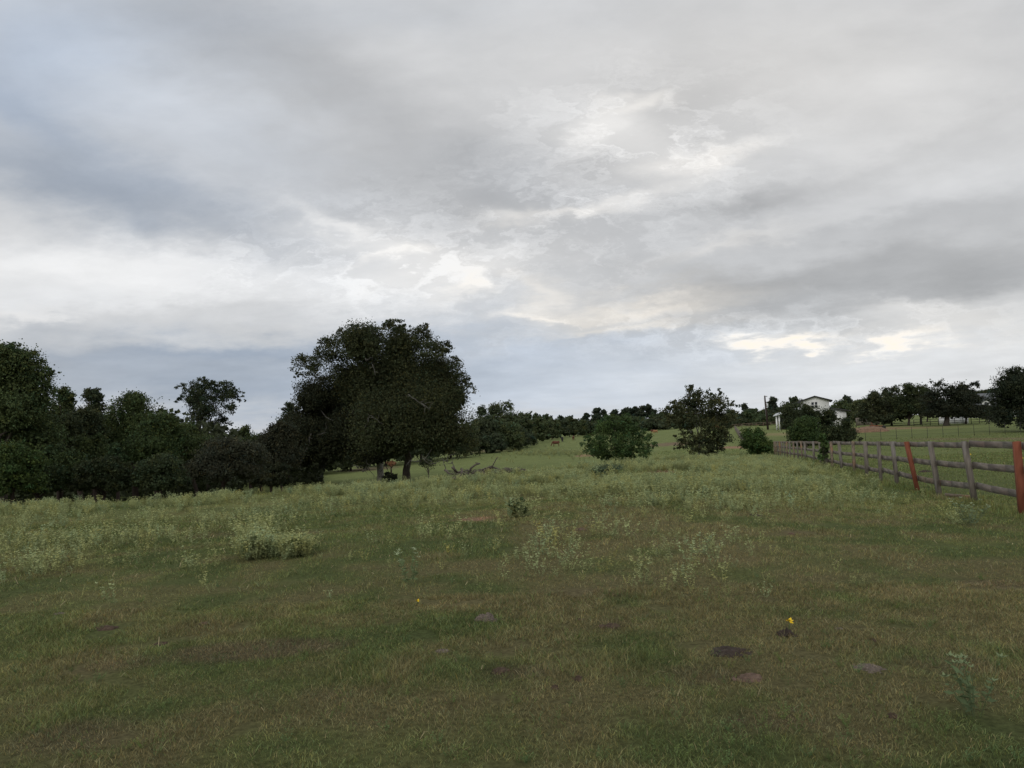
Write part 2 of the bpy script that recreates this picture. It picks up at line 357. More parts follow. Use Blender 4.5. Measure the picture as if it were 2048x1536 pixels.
def gcol(X, Y):
    n1 = fbm(X, Y, 3.2, 4, 1); n2 = fbm(X, Y, .7, 3, 2); n3 = fbm(X, Y*.6, 9, 3, 6)
    g1 = np.array([.130, .158, .056]); g2 = np.array([.198, .212, .080]); g3 = np.array([.086, .115, .045]); br = np.array([.195, .165, .085])
    t = np.clip((n1-.35)*3, 0, 1)[..., None]; c = g1*(1-t)+g2*t
    t = np.clip((.48-n2)*4, 0, .45)[..., None]; c = c*(1-t)+g3*t
    nearw = np.clip((30-Y)/16, .15, 1)
    t = (np.clip((n3*.5+n2*.5-.52)*5.0, 0, .75)*nearw)[..., None]; c = c*(1-t)+br*t
    far = np.maximum(np.clip((Y-38)/20, 0, 1), np.clip((X-5.6-.238*Y)/1.5, 0, 1)*np.clip((Y-6)/5, 0, 1))[..., None]; lush = np.array([.165, .200, .074])
    c = c*(1-far*.75) + lush*(.8+.4*n2[..., None])*far*.75
    rt = (np.clip((X-5.6-.238*Y)/1.5, 0, 1)*np.clip((140-Y)/30, 0, 1))[..., None]; c = c*(1-.2*rt)
    bare = np.zeros(X.shape)
    for (cx, cy, rx, ry, kd, st) in PW:
        d = ((X-cx)/rx)**2+((Y-cy)/ry)**2 + (n2-.5)*2.2
        w = np.clip(1.25-d, 0, 1)*st
        c = c*(1-w[..., None]) + np.array(PC[kd])*(.75+.5*n2[..., None])*w[..., None]
        if kd in ('red', 'soil'): bare = np.maximum(bare, w)
    return c, bare
def axis(segs):
    o = [segs[0][0]]
    for a, b, s in segs:
        n = max(1, int(round((b-a)/s))); o += list(np.linspace(a, b, n+1)[1:])
    return np.array(o)
gx = axis([(-9000,-2000,1000),(-2000,-400,160),(-400,-120,14),(-120,-40,2),(-40,-22,.5),(-22,22,.16),(22,40,.5),(40,120,2),(120,400,14),(400,2000,160),(2000,9000,1000)])
gy = axis([(-9000,-1000,1000),(-1000,-60,100),(-60,0,6),(0,3,.3),(3,22,.14),(22,70,.3),(70,150,1.2),(150,420,4),(420,1400,60),(1400,9000,900)])
GX, GY = np.meshgrid(gx, gy)
GV = np.stack([GX, GY, terrain(GX, GY)], -1).reshape(-1, 3)
nx, ny = len(gx), len(gy); ii = (np.arange(ny-1)[:, None]*nx + np.arange(nx-1)).ravel()
GF = np.stack([ii, ii+1, ii+nx+1, ii+nx], 1)
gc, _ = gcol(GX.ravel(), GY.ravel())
tag(mesh_obj('ground', GV, GF, M_ground, col=gc*np.interp(GY.ravel(), [4, 10, 25, 45], [.52, .6, .78, .95])[:, None], smooth=True), 'sloping grazed pasture with green and dry brown grass', kind='structure')  # ground colour darkened nearer the camera, painting in shade between the grass blades

# ------------------------------------------------------------------ leaves
def unit(v): return v/(np.linalg.norm(v, axis=-1, keepdims=True)+1e-9)
def diamonds(P, size, rng, up=.0, asp=.55, N_=None, A=None):
    n = len(P); nrm = unit(rng.normal(size=(n, 3))) if N_ is None else N_
    if up: nrm = unit(nrm + np.array([0, 0, up]))
    a = unit(np.cross(nrm, unit(rng.normal(size=(n, 3))))) if A is None else A
    b = np.cross(nrm, a); s = np.broadcast_to(size, n)[:, None]
    V = np.stack([P-a*s*.5, P+b*s*.5*asp-a*s*.05, P+a*s*.5, P-b*s*.5*asp-a*s*.05], 1).reshape(-1, 3)
    return V, np.arange(4*n).reshape(n, 4)
def crown_mesh(blobs, n, leaf, col, rng, per=26, cl=.17, hollow=.5, asp=.75, var=.22, up=.3, core=.22):
    B = np.array(blobs, float); w = (B[:, 3]*B[:, 4]*B[:, 5])**.72; w /= w.sum()
    nc = max(4, n//per); k_ = rng.choice(len(B), nc, p=w)
    d = unit(rng.normal(size=(nc, 3))); d[:, 2] = np.where(d[:, 2] < -.55, -d[:, 2], d[:, 2])
    r = 1-hollow*rng.rand(nc)**1.5; r *= 1+np.where(rng.rand(nc) < .3, .12, .07)*rng.normal(size=nc)
    cc_ = B[k_, :3] + d*r[:, None]*B[k_, 3:]
    R_ = B[k_, 3:].mean(1)
    idx = np.repeat(np.arange(nc), per)
    P = cc_[idx] + rng.normal(size=(len(idx), 3))*(R_[idx]*cl)[:, None]*np.array([1, 1, .7])
    V, F = diamonds(P, leaf*rng.uniform(.6, 1.35, len(P)), rng, up=up, asp=asp)
    nk = int(len(P)*core)
    if nk:
        w2 = w*(B[:, 3] > .45*B[:, 3].max()); kb = rng.choice(len(B), nk, p=w2/w2.sum()); dd = unit(rng.normal(size=(nk, 3)))*(rng.rand(nk)**.4*.72)[:, None]
        Vk, Fk = diamonds(B[kb, :3]+dd*B[kb, 3:], leaf*rng.uniform(1.8, 3.0, nk), rng, asp=.9)
    v = (1+var*rng.normal(size=nc))[idx]*(1+.11*rng.normal(size=len(P))); v = np.clip(v, .35, 2.1)
    hue = (rng.normal(size=nc)*.10)[idx]
    c = np.array(col)[None]*v[:, None]; c = c*np.stack([1+hue*1.3, 1+hue*.2, 1-hue], 1)
    if nk:
        F = np.vstack([F, Fk+len(V)]); V = np.vstack([V, Vk]); c = np.vstack([c, np.array(col)*rng.uniform(.6, 1.0, (nk, 1))])
    return V, F, np.clip(c, .004, .6)
GREEN = (.066, .090, .034); DK = (.050, .063, .030); BR = (.062, .10, .028); GREY = (.062, .068, .042); PINE = (.050, .066, .042); OLV = (.06, .065, .028)

Gw_ = 'trees of the wood on the left'
def tree(name, label, cat, px, Y, ytop, wpx, ybot=None, col=GREEN, n=5000, leaf=None, group='trees', seed=0, lobes=None, shape='round',
         trunk_r=None, bark=None, depth=1.0, cl=.22, hollow=.55, base_py=880, skirt=False, blobs=None, up=.3, nb=9, core=.22):
    """px: photo column, Y: distance, ytop: photo row of its top, wpx: crown width in photo pixels, ybot: row of the crown's underside"""
    rng = rs(seed+1000); base = on(px, Y, base_py)
    top = at(px, ytop, Y)[2]; w = wpx/FPX*Y; H = top-base[2]
    zb = at(px, ybot, Y)[2] if ybot else base[2]+.05*H
    zb = max(zb, base[2]+(.03*H if ybot else -.02*H))
    root = thing(name, base, label, cat, group)
    skirt = skirt or (group == Gw_ and cat == 'shrub')
    leaf = leaf or max(.10, Y/FPX*2*1.25)
    h = top-zb; cx, cy, cz = base[0], base[1], (top+zb)/2
    # keep its centre where the picture has it at mid height
    cx = ray(px, (ytop+(ybot or base_py))/2)[0]*Y
    BB = []
    if blobs:
        for b in blobs:
            p = at(b[0], b[1], Y); rr = b[2]/FPX*Y; dy_ = rng.uniform(-.5, .5)*w*.5*depth if len(b) < 4 else b[3]
            BB.append((p[0], Y+dy_, p[2], rr, rr*1.1, rr*(.9 if len(b) < 5 else b[4])))
    elif shape == 'pine':
        for i in range(nb):
            t = i/(nb-1); rr = w/2*(.55-.2*t)*rng.uniform(.85, 1.2)
            BB.append((cx+rng.uniform(-.55, .55)*w/2*(1-.5*t), cy+rng.uniform(-.5, .5)*w/2, zb+h*(.15+.78*t), rr*1.3, rr*1.3, max(rr*.6, h*.15)))
    else:
        BB.append((cx, cy, cz-.05*h, w*.34, w*.34*depth, h*.40))
        for i in range(nb):
            an = rng.rand()*6.283; el = rng.uniform(-.75, 1); q = rng.uniform(.55, .75)
            ce = math.sqrt(max(0, 1-el*el*.85)); rr = w*rng.uniform(.11, .24)
            rz_ = min(rr*.85, h*.25)
            BB.append((cx+math.cos(an)*ce*q*(w/2-rr*.3), cy+math.sin(an)*ce*q*(w/2-rr*.3)*depth, cz+el*(h/2-rz_*.95), rr, rr, rz_))
        BB.append((cx+rng.uniform(-.12, .12)*w, cy, top-h*.13, w*.16, w*.16, h*.14))
        if not ybot or skirt:      # leafy down to the ground
            for i in range(7):
                an = i*.9+rng.rand()*.6; rr = w*rng.uniform(.16, .22); BB.append((cx+math.cos(an)*w*.30, cy+math.sin(an)*w*.3*depth, zb+min(h*.2, rr)*rng.uniform(.6, 1.6), rr, rr, min(rr, h*.24)))
    if group == Gw_: n = int(n*1.45); leaf *= .86
    V, F, c = crown_mesh(BB, n, leaf, col, rng, cl=cl, hollow=hollow, up=up, core=core)
    mb = MB(); tr = trunk_r or max(.10, H*.026); bt = bark or (M_pole if 'shrub' in name or 'hedge' in name or 'wood' in name else M_bark)
    fork = np.array([cx*.5+base[0]*.5, cy, base[2]+min(.42*H, max(.25*H, zb-base[2]+.12*H))])
    b0 = base-np.array([0, 0, .25])
    mb.tube(crook(b0, fork, rng, 5, .025), [tr*1.45, tr*1.05, tr*.95, tr*.9, tr*.8], 9)
    order = np.argsort([-b[3] for b in BB])[:9]
    for q in order:
        e = np.array(BB[q][:3]) + np.array([0, 0, -.1*BB[q][5]])
        mb.tube(crook(fork-np.array([0, 0, rng.uniform(0, .12)*H]), e, rng, 6, .05), np.linspace(tr*.55, tr*.08, 6), 6)
    mb.build('trunk', bt, root, smooth=True, origin=base)
    o = mesh_obj('crown', V, F, M_leaf, root, col=c, origin=base)
    return root

# ------------------------------------------------------------------ the two big oaks
OAK_Y = 70
main = [(785,775,88,0),(845,775,72,1.5),(850,700,34),(800,700,40),(740,700,46),(690,705,38,-1),(850,840,85,-2),(900,800,40),(890,870,52,-2),(925,885,34,-2.5),
 (795,860,80,-3.0),(735,770,70),(660,730,36),(628,738,26),(607,742,17),(705,675,26),(748,680,26),(790,668,25),(842,680,26),(868,712,24),(892,696,15),(894,712,14),
 (905,740,22),(920,765,24),(938,782,15),(918,795,22),(800,655,13),(778,648,9),(708,655,11),(686,668,12),(852,662,13),(815,655,9),(780,655,13),(785,664,16),(800,662,14),(660,700,20),(905,720,15),(930,765,13),
 (690,760,45),(870,750,42,2),(940,900,20,-2.5),(880,905,26,-2.5),(620,715,10),(596,752,9)]
oak = tree('live_oak', 'huge dark spreading oak in mid field, its dark trunk right of the pale trunk', 'tree', 813, OAK_Y, 638, 300, 905, col=(.050,.059,.026), n=140000, leaf=.135,
     group='big oaks in mid field', seed=3, blobs=main, trunk_r=.30, base_py=960, cl=.15, hollow=.42)
low = [(575,890,30),(560,915,26),(585,930,22),(690,810,70),(640,830,52),(620,880,50),(660,890,56),(720,865,62,-2),(760,900,40,-2.5),(600,835,20),(700,915,26),(745,925,12,-2),(605,910,34),(640,800,42),(650,775,30),(630,930,20),(585,860,28),(770,870,50)]
oak2 = tree('live_oak', 'oak with a pale grey trunk, left of the dark trunked oak', 'tree', 762, OAK_Y+4, 770, 240, 920, col=(.036,.042,.022), n=76000, leaf=.135,
     group='big oaks in mid field', seed=4, blobs=low, trunk_r=.31, bark=M_barkpale, base_py=960, cl=.15, hollow=.42)
def limbs(root, segs, Y, mat, r0=2.2, seed=0, name='bare_limb'):
    """pale bare limbs that show in front of the leaves: polylines in photo pixels"""
    rng = rs(seed+70)
    for sg in segs:
        P = [at(p[0], p[1], Y + (p[2] if len(p) > 2 else 0)) + rng.normal(0, .05, 3) for p in sg]
        Q_ = []
        for a, b in zip(P[:-1], P[1:]): Q_ += list(crook(a, b, rng, 4, .05))[:-1]
        Q_.append(P[-1]); mb = MB(); mb.tube(Q_, np.linspace(r0, r0*.3, len(Q_))/FPX*Y*.8, 6)
        for t in range(2):
            i = rng.randint(1, max(2, len(Q_)-1)); mb.tube(crook(Q_[i], Q_[i]+rng.normal(0, 1, 3)*np.array([.5,.2,.45]), rng, 4, .1), np.linspace(.03, .01, 4), 5)
        mb.build(name, mat, root, smooth=True, origin=np.array(root.location))
limbs(oak, [[(746,728),(748,740),(750,752)],[(818,788),(840,808),(845,803),(852,800)],[(840,808),(855,818),(858,822)],[(738,833),(750,838),(766,848)],[(733,835),(736,845),(726,858)],
            [(885,917),(893,925),(897,912),(911,907)],[(900,925),(910,935),(912,948)],[(848,917),(860,925),(884,922)],[(812,930),(822,920),(840,921)],[(888,927),(892,938),(905,945)],[(730,715),(735,722)]], 63.5, M_barkmid, 1.3, 1)
limbs(oak2, [[(765,922),(772,932),(776,941)],[(755,941),(762,942),(770,930)],[(726,942),(731,932),(733,918)],[(718,938),(711,932),(702,931)],[(735,938),(737,930)],
             [(625,868),(617,890),(605,912)],[(605,912),(600,925),(594,940)],[(590,932),(596,922)],[(696,832),(710,820)],[(640,870),(655,866)]], 69.5, M_barkmid, 1.6, 2)

# ------------------------------------------------------------------ left wood
Gw = 'trees of the wood on the left'
T = tree
T('oak_tree', 'tallest tree at the left edge of the photo with a ragged top', 'tree', 5, 44, 686, 170, 960, GREEN, 36000, .13, Gw, 11,
  blobs=[(10,760,70),(-40,790,80),(35,725,34),(5,715,32),(60,740,26),(88,745,17),(72,765,24),(40,800,55),(10,870,75),(60,880,50),(95,742,9),(30,700,16),(50,830,50),(-20,720,40),(80,920,30),(103,748,6)], cl=.14)
T('shrub', 'bright green bush in the bottom left corner of the wood', 'shrub', 25, 37, 886, 125, 990, (.055,.085,.026), 9000, .11, Gw, 12)
T('wood_tree', 'dark tree just right of the ragged tallest tree, its top level with the next', 'tree', 120, 58, 776, 80, 930, GREEN, 7000, .15, Gw, 13)
T('wood_tree', 'small round tree top between the dark tree and the broad light green tree', 'tree', 190, 62, 775, 62, 900, DK, 5000, .15, Gw, 14)
T('wood_tree', 'broad rounded tree with light green leaves on its upper left side', 'tree', 272, 56, 783, 145, 930, (.06,.085,.03), 16000, .14, Gw, 15, nb=12)
T('pecan_tree', 'tall airy tree rising above the wood with sky gaps in its crown', 'tree', 418, 66, 757, 118, 868, (.040,.054,.027), 13000, .14, Gw, 16, core=0, hollow=.75,
  blobs=[(380,780,22),(405,775,20),(440,778,20),(455,790,20),(390,810,26),(420,815,28),(450,820,24),(475,800,9),(400,840,22),(440,845,16),(366,800,12),(382,800,22),(400,795,22),(430,795,22),(462,795,16),(470,790,12),(420,830,24),(425,772,12),(470,815,10),(415,762,8),(370,775,12),(462,775,9),(430,860,22),(465,850,5)], cl=.14)
T('wood_tree', 'very dark tree in front of the two small tree tops', 'tree', 160, 52, 815, 120, 950, DK, 10000, .13, Gw, 17, nb=12)
T('wood_tree', 'mid green tree with fresh leaves below the broad rounded tree', 'tree', 310, 50, 830, 150, 945, (.05,.075,.026), 13000, .13, Gw, 18, nb=12)
T('wood_tree', 'dark leaning tree below the airy pecan', 'tree', 390, 54, 848, 110, 950, GREEN, 8000, .13, Gw, 19)
T('wood_tree', 'low pointed tree top right of the airy pecan against the sky', 'tree', 497, 64, 852, 80, 950, GREEN, 6000, .15, Gw, 20)
T('wood_tree', 'small tree left of the big oak, its rounded top beside the oak crown', 'tree', 578, 82, 806, 55, 900, (.05,.065,.03), 4500, .18, Gw, 21)
T('wood_tree', 'grey green tree with bare twigs at the left foot of the big oak', 'tree', 562, 60, 845, 100, 962, (.04,.044,.026), 12000, .14, Gw, 22)
T('shrub', 'grey dome shaped bush with a twiggy rounded top in front of the wood', 'shrub', 447, 46, 877, 170, 962, (.050,.054,.034), 17000, .11, Gw, 23, nb=14, depth=.8)
T('shrub', 'dark green shrub right of the bright corner bush', 'shrub', 118, 42, 890, 100, 975, (.045,.066,.024), 9000, .11, Gw, 24)
T('shrub', 'light green pointed shrub in a dark gap of the wood', 'shrub', 233, 45, 886, 44, 950, (.05,.08,.035), 3500, .11, Gw, 25)
T('shrub', 'vine covered shrub left of the grey dome bush', 'shrub', 318, 42, 908, 120, 975, (.045,.062,.028), 10000, .11, Gw, 26)
T('shrub', 'low dark shrub between the vine covered shrub and the dark green shrub', 'shrub', 205, 41, 915, 120, 980, (.034,.045,.02), 9000, .11, Gw, 27)
T('shrub', 'shadowed shrub behind the light green pointed shrub', 'shrub', 190, 48, 868, 110, 955, GREEN, 8000, .12, Gw, 28)
T('wood_tree', 'dark tree filling the gap between the grey dome bush and the oak', 'tree', 520, 66, 868, 80, 955, DK, 7000, .15, Gw, 29)
T('shrub', 'low dark shrub beneath the grey green twiggy tree', 'shrub', 540, 54, 925, 90, 975, (.03,.036,.018), 4000, .13, Gw, 30)
T('shrub', 'tangled shrub at the lower left margin beside the ragged tallest tree', 'shrub', 75, 40, 925, 100, 982, (.036,.052,.02), 7000, .11, Gw, 31)
# the inside of the wood: one dense mass nobody could count
rng = rs(77); nbk = 130000; px_ = rng.uniform(-500, 640, nbk); Yb = 54 + rng.rand(nbk)**.7*60 + np.where(px_ > 480, 18, 0)
Xb = (px_-1024)/FPX*Yb; zb_ = terrain(Xb, Yb); top_ = np.interp(px_, [-500,0,150,350,480,560,640], [8,7.5,7,6.2,4.6,3.6,1.0]) * (.8+.4*fbm(Xb, Yb, 6, 3, 9))
Pb = np.stack([Xb, Yb, zb_ + rng.rand(nbk)*top_], 1)
V, F = diamonds(Pb, rng.uniform(.24, .52, nbk), rng, asp=.8, up=.2)
tag(mesh_obj('undergrowth', V, F, M_leaf, col=np.array(DK)*.8*(1+.3*rng.normal(size=(nbk, 1)).clip(-1.5, 2))), 'dense dark undergrowth inside the wood on the left', kind='stuff')

# ------------------------------------------------------------------ receding hedge line behind the oak, and far trees
Gh = 'trees of the hedge line running away behind the oak'
hl = [(640,100,850,90,'round'),(700,108,850,90,'round'),(770,120,840,90,'round'),(840,130,835,90,'round'),(900,140,828,80,'round'),(958,158,812,56,'round'),(1008,178,801,66,'feather'),(1003,165,840,70,'round'),(972,160,855,60,'round'),(1040,205,824,50,'round'),
      (1066,230,822,44,'round'),(1030,190,850,56,'round'),(1086,255,828,36,'round'),(1104,280,834,34,'round'),(1122,300,830,28,'round'),(1140,320,831,26,'round'),(1156,335,838,28,'round'),(1172,350,840,28,'round'),(1192,365,842,30,'round')]
hlab = ['hedge line tree in the shade far behind the left side of the big oak','hedge line tree seen low between the wood and the pale oak trunk','hedge line tree directly behind the two oak trunks','hedge line tree behind the right half of the big oak',
 'hedge line tree half hidden by the right edge of the big oak','light grey green tree top touching the right edge of the big oak','feathery topped tree standing highest in the hedge line','full round bush below the feathery topped tree','round bush at the near end of the hedge line beside the oak',
 'low round tree just right of the feathery topped tree','hedge line tree midway between the oak and the black cow','round bush in front of the low round tree','hedge line tree above the small pale cow','hedge line tree left of the black cow',
 'hedge line tree above the black cow','hedge line tree above the rear facing brown cow','low hedge line tree right of the brown cow','far low tree at the left edge of the leafy bush','last low tree of the hedge line, behind the leafy bush']
for i, (px, Y, yt, w, sh) in enumerate(hl):
    T('hedge_tree', hlab[i], 'tree', px, Y, yt, w*1.5, None, [(.072,.092,.044),(.076,.098,.042),(.064,.084,.046)][i % 3], 7000 if Y < 200 else 4500, None, Gh, 100+i, base_py=880, cl=.15, core=.4)
Gf = 'far trees on the horizon'
ft = [(1171,430,828,18,'pine'),(1192,430,819,30,'pine'),(1209,430,821,16,'pine'),(1228,430,822,26,'pine'),(1249,430,819,34,'pine'),(1267,430,816,26,'pine'),(1284,430,814,26,'pine'),(1302,430,812,26,'pine'),(1318,400,824,36,'round'),
      (1225,380,835,50,'round'),(1268,380,832,56,'round'),(1310,360,834,50,'round'),(1350,370,830,60,'round'),(1390,370,828,60,'round'),(1430,330,826,50,'round'),(1462,320,822,40,'round'),
      (1491,300,810,24,'pine'),(1478,260,828,34,'round'),(1507,262,817,34,'round'),(1530,265,818,30,'round'),(1548,280,797,30,'pine'),(1560,255,815,36,'round'),(1524,240,832,26,'round'),(1596,230,791,30,'round'),(1580,235,803,40,'round')]
flab = ['small round pine top, leftmost on the far horizon','broad pine top right of the leftmost horizon pine','narrow pine top in the dip left of the leafy bush','pine top directly above the leafy bush','wide pine top above the right part of the leafy bush','pine in the tallest clump on the horizon, its left member','middle pine of the tallest clump on the horizon','pine with the highest round head of the horizon clump','round tree just left of the mid field oak on the horizon',
 'low green trees mass behind the left of the leafy bush','round tree under the horizon pines behind the leafy bush','mid green round tree between the leafy bush and the lone oak','dark round tree behind the left of the lone oak','dark round tree behind the middle of the lone oak','dark round tree behind the right of the lone oak','low round tree at the right edge of the lone oak',
 'small dark pine standing up between the lone oak and the utility pole','light green low tree right of the lone oak','round dark tree left of the utility pole','tree directly behind the utility pole','layered dark pine right of the utility pole','light green tree left of the barn','bright green low tree at the foot of the utility pole','tree top peeping over the left of the barn','reddish tipped tree left of the barn roof']
for i, (px, Y, yt, w, sh) in enumerate(ft):
    T('pine_tree' if sh == 'pine' else 'far_tree', flab[i], 'tree', px, Y, yt, w*(1.15 if sh == 'pine' else 1.6), 850 if sh == 'pine' else None, PINE if sh == 'pine' else [(.070,.098,.044),(.066,.084,.044)][i % 2], 3200, None, Gf, 140+i,
      base_py=860, shape=sh, nb=7, core=.5, cl=.2 if sh == 'pine' else .16, trunk_r=.3)

# ------------------------------------------------------------------ right side trees
Gr = 'trees on the right beyond the fences'
rt = [('far_tree','light green tree just right of the barn roof',1690,215,800,60,None,(.07,.095,.04),'round'),
 ('pine_tree','small dark pine top right of the barn',1697,240,794,24,830,PINE,'pine'),
 ('far_tree','pale yellow green tree between the barn and the tall row',1722,200,797,40,None,(.085,.10,.045),'round'),
 ('yard_tree','leftmost tree of the tall row on the right',1752,150,782,66,None,(.056,.068,.034),'round'),
 ('yard_tree','tree of the tall row with sky showing through its thin top',1784,152,771,64,None,(.05,.06,.03),'round'),
 ('yard_tree','full rounded tree in the middle of the tall row',1818,146,766,72,846,(.045,.06,.026),'round'),
 ('yard_tree','mid green rounded tree left of the dark spreading tree',1842,150,771,56,840,(.055,.075,.03),'round'),
 ('cedar_tree','dark spreading layered tree with its trunk in front of the white fence',1893,135,758,100,834,(.028,.034,.02),'pine'),
 ('cedar_tree','dark layered tree top right of the spreading tree',1932,140,764,70,836,(.026,.032,.02),'pine'),
 ('yard_tree','small dark round tree beside the grey roofed house',1972,150,812,44,846,DK,'round'),
 ('far_tree','thin flat topped tree above the grey roofed house',1975,230,779,50,800,DK,'round'),
 ('yard_tree','dark tree behind the left half of the tall row',1770,170,792,90,None,DK,'round'),
 ('yard_tree','dark tree behind the right half of the tall row',1855,170,786,90,842,DK,'round'),
 ('big_cedar','large dark tree at the right edge of the photo',2056,97,731,128,862,(.030,.040,.022),'round')]
for i, (nm, lb, px, Y, yt, w, yb, c, sh) in enumerate(rt):
    big = nm in ('cedar_tree', 'big_cedar')
    kw = {}
    if i == 7: kw = dict(blobs=[(1880,775,16),(1900,785,30,-1,.6),(1865,790,20,0,.6),(1850,800,16,0,.6),(1880,815,36,0,.7),(1920,805,32,0,.6),(1905,825,36,0,.45),(1870,828,26,0,.4),(1935,825,24,0,.45),(1890,768,10)])
    if i == 8: kw = dict(blobs=[(1925,775,12,0,.7),(1935,785,16,0,.5),(1940,772,10),(1950,800,18,0,.6),(1930,795,22,0,.6),(1955,820,18,0,.6),(1940,826,26,0,.5)])
    T(nm, lb, 'tree', px, Y, yt, w*(1.0 if kw else 1.25), yb, c, 26000 if i == 13 else (9000 if big else 5000), .16 if i == 13 else None, Gr, 200+i, shape=sh if not kw else 'round', base_py=850,
      nb=16 if i == 13 else 9, cl=.13 if i == 13 else .17, trunk_r=.45 if i == 7 else None, skirt=(i == 13), **kw)

# ------------------------------------------------------------------ bushes and the lone oak in mid field
T('leafy_bush', 'green bush with several thin stems left of the lone oak', 'bush', 1240, 60, 828, 130, 905, (.055,.092,.03), 15000, .11, 'bushes in mid field', 301,
  blobs=[(1225,845,20),(1252,842,17),(1215,865,28),(1250,870,30,1),(1280,875,22),(1300,870,8),(1200,885,20),(1180,882,10,0,.7),(1240,890,30,-.5),(1275,895,24,0,.7),(1290,905,12,0,.5),(1210,905,22,0,.7),(1245,905,24,0,.6),(1190,903,18),(1285,908,16),(1212,915,18),(1260,917,18),(1240,918,16),(1302,893,12),(1172,888,12,0,.7),(1180,875,12),(1300,878,13),(1183,898,14),(1292,862,10),(1228,832,8),(1254,830,6),(1205,850,14),(1268,858,14),(1196,900,12)], base_py=915, trunk_r=.09, cl=.16, core=.05)
T('lone_oak', 'small oak of ragged outline standing alone, thin trunk, dark undergrowth at its foot', 'tree', 1400, 61, 772, 150, 905, (.058,.066,.03), 20000, .12, 'bushes in mid field', 302,
  blobs=[(1385,785,14),(1395,800,24),(1420,790,13),(1425,812,26),(1440,785,9),(1380,815,22),(1350,825,22),(1330,822,9),(1365,840,26),(1400,835,32),(1435,835,24),(1462,812,11),(1470,806,6),(1455,835,16),(1340,845,16),(1375,860,18),(1415,858,22),(1450,855,12),(1440,875,22,-.5),(1370,885,20,-.5),(1400,890,26,-.3),(1430,895,18),(1362,878,10),(1384,776,7),(1417,778,7),(1338,815,6),(1385,905,14),(1420,905,16),(1330,838,12),(1352,815,14),(1464,828,11),(1455,800,7),(1360,895,10),(1400,912,14),(1446,890,10)],
  base_py=912, trunk_r=.12, bark=M_barkpale, cl=.16, core=.04)
T('fence_bush', 'bright green bush at the far end of the wooden fence', 'bush', 1512, 62, 856, 56, 915, (.06,.10,.028), 7000, .10, 'bushes in mid field', 303, blobs=[(1500,870,14),(1515,868,12),(1508,885,22),(1495,890,12),(1525,885,12),(1530,895,14),(1540,890,10),(1515,903,20),(1543,902,9)], base_py=905, trunk_r=.06)
T('yard_bush', 'dark broad tree hiding the lower half of the barn', 'bush', 1640, 84, 803, 150, 895, (.044,.058,.026), 17000, .13, 'bushes in mid field', 304,
  blobs=[(1590,825,22),(1605,822,16),(1580,850,18),(1625,833,20),(1650,832,16),(1610,845,30,1),(1650,850,30,1),(1680,845,14),(1690,860,16),(1700,870,14),(1670,875,30),(1695,888,16),(1640,880,30),(1580,875,16),(1600,890,20),(1665,835,14),(1598,812,9),(1687,838,7),(1705,882,8)], base_py=897)
T('yard_bush', 'rounded lighter green bush in front of the dark broad tree', 'bush', 1612, 78, 834, 76, 893, (.055,.088,.03), 9000, .12, 'bushes in mid field', 305, base_py=892)
T('sapling', 'thin leafy sapling growing through the wooden fence', 'sapling', 1648, 34.5, 868, 30, 925, (.07,.11,.035), 900, .09, 'bushes in mid field', 306,
  blobs=[(1643,880,7),(1650,890,8),(1646,902,7),(1655,898,6),(1643,915,6),(1652,912,5),(1646,872,5),(1660,920,4)], base_py=938, trunk_r=.025, cl=.3)
T('sapling', 'small dark sapling under the right branches of the big oak', 'sapling', 857, 64, 912, 40, 940, (.04,.05,.025), 600, .12, 'bushes in mid field', 307, core=0, cl=.5, base_py=955, trunk_r=.05)
T('shrub', 'tiny black shrub at the foot of the pale oak trunk', 'shrub', 779, 66, 945, 38, 968, (.02,.026,.014), 1500, .12, 'bushes in mid field', 308, base_py=960)
T('shrub', 'orange leaved shrub seen between the two oak trunks', 'shrub', 782, 92, 922, 22, 932, (.30,.16,.09), 500, .16, 'bushes in mid field', 309, base_py=935, nb=5)

# dead wood right of the oak
b_ = gpt(960, 942); b_ = on(965, 60, 950)
root = thing('dead_branches', b_, 'heap of dead branches lying right of the big oak', 'dead branches')
rng = rs(9); segs = [[(905,958),(930,950),(955,943),(985,932),(996,914)],[(925,950),(922,938),(926,942)],[(935,950),(950,930),(954,926)],[(960,948),(985,934),(1000,940),(1004,944)],[(890,940),(900,948),(912,950)],[(950,948),(975,945),(1003,947)],[(905,935),(915,945),(935,940)]]
for s in segs:
    P = [at(p[0], p[1], 60+rng.uniform(-1, 1)) for p in s]; Q_ = []
    for a, b in zip(P[:-1], P[1:]): Q_ += list(crook(a, b, rng, 4, .06))[:-1]
    Q_.append(P[-1]); mb = MB(); mb.tube(Q_, np.linspace(.11, .03, len(Q_)), 6); mb.build('branch', M_dead, root, smooth=True, origin=b_)
mb = MB()
for i in range(170):
    a = at(rng.uniform(880, 1005), 0, 60); x = a[0]; yy = 60+rng.uniform(-1, 1); z = tz(x, yy)
    zt = at(940, rng.uniform(941, 957), 60)[2]; p = np.array([x, yy, zt]); mb.tube(crook(p, p+rng.normal(0, .5, 3)*np.array([1.2, .5, .45]), rng, 4, .12), np.linspace(.05, .012, 4), 5)
o = mb.build('twigs', M_dead, root, origin=b_)

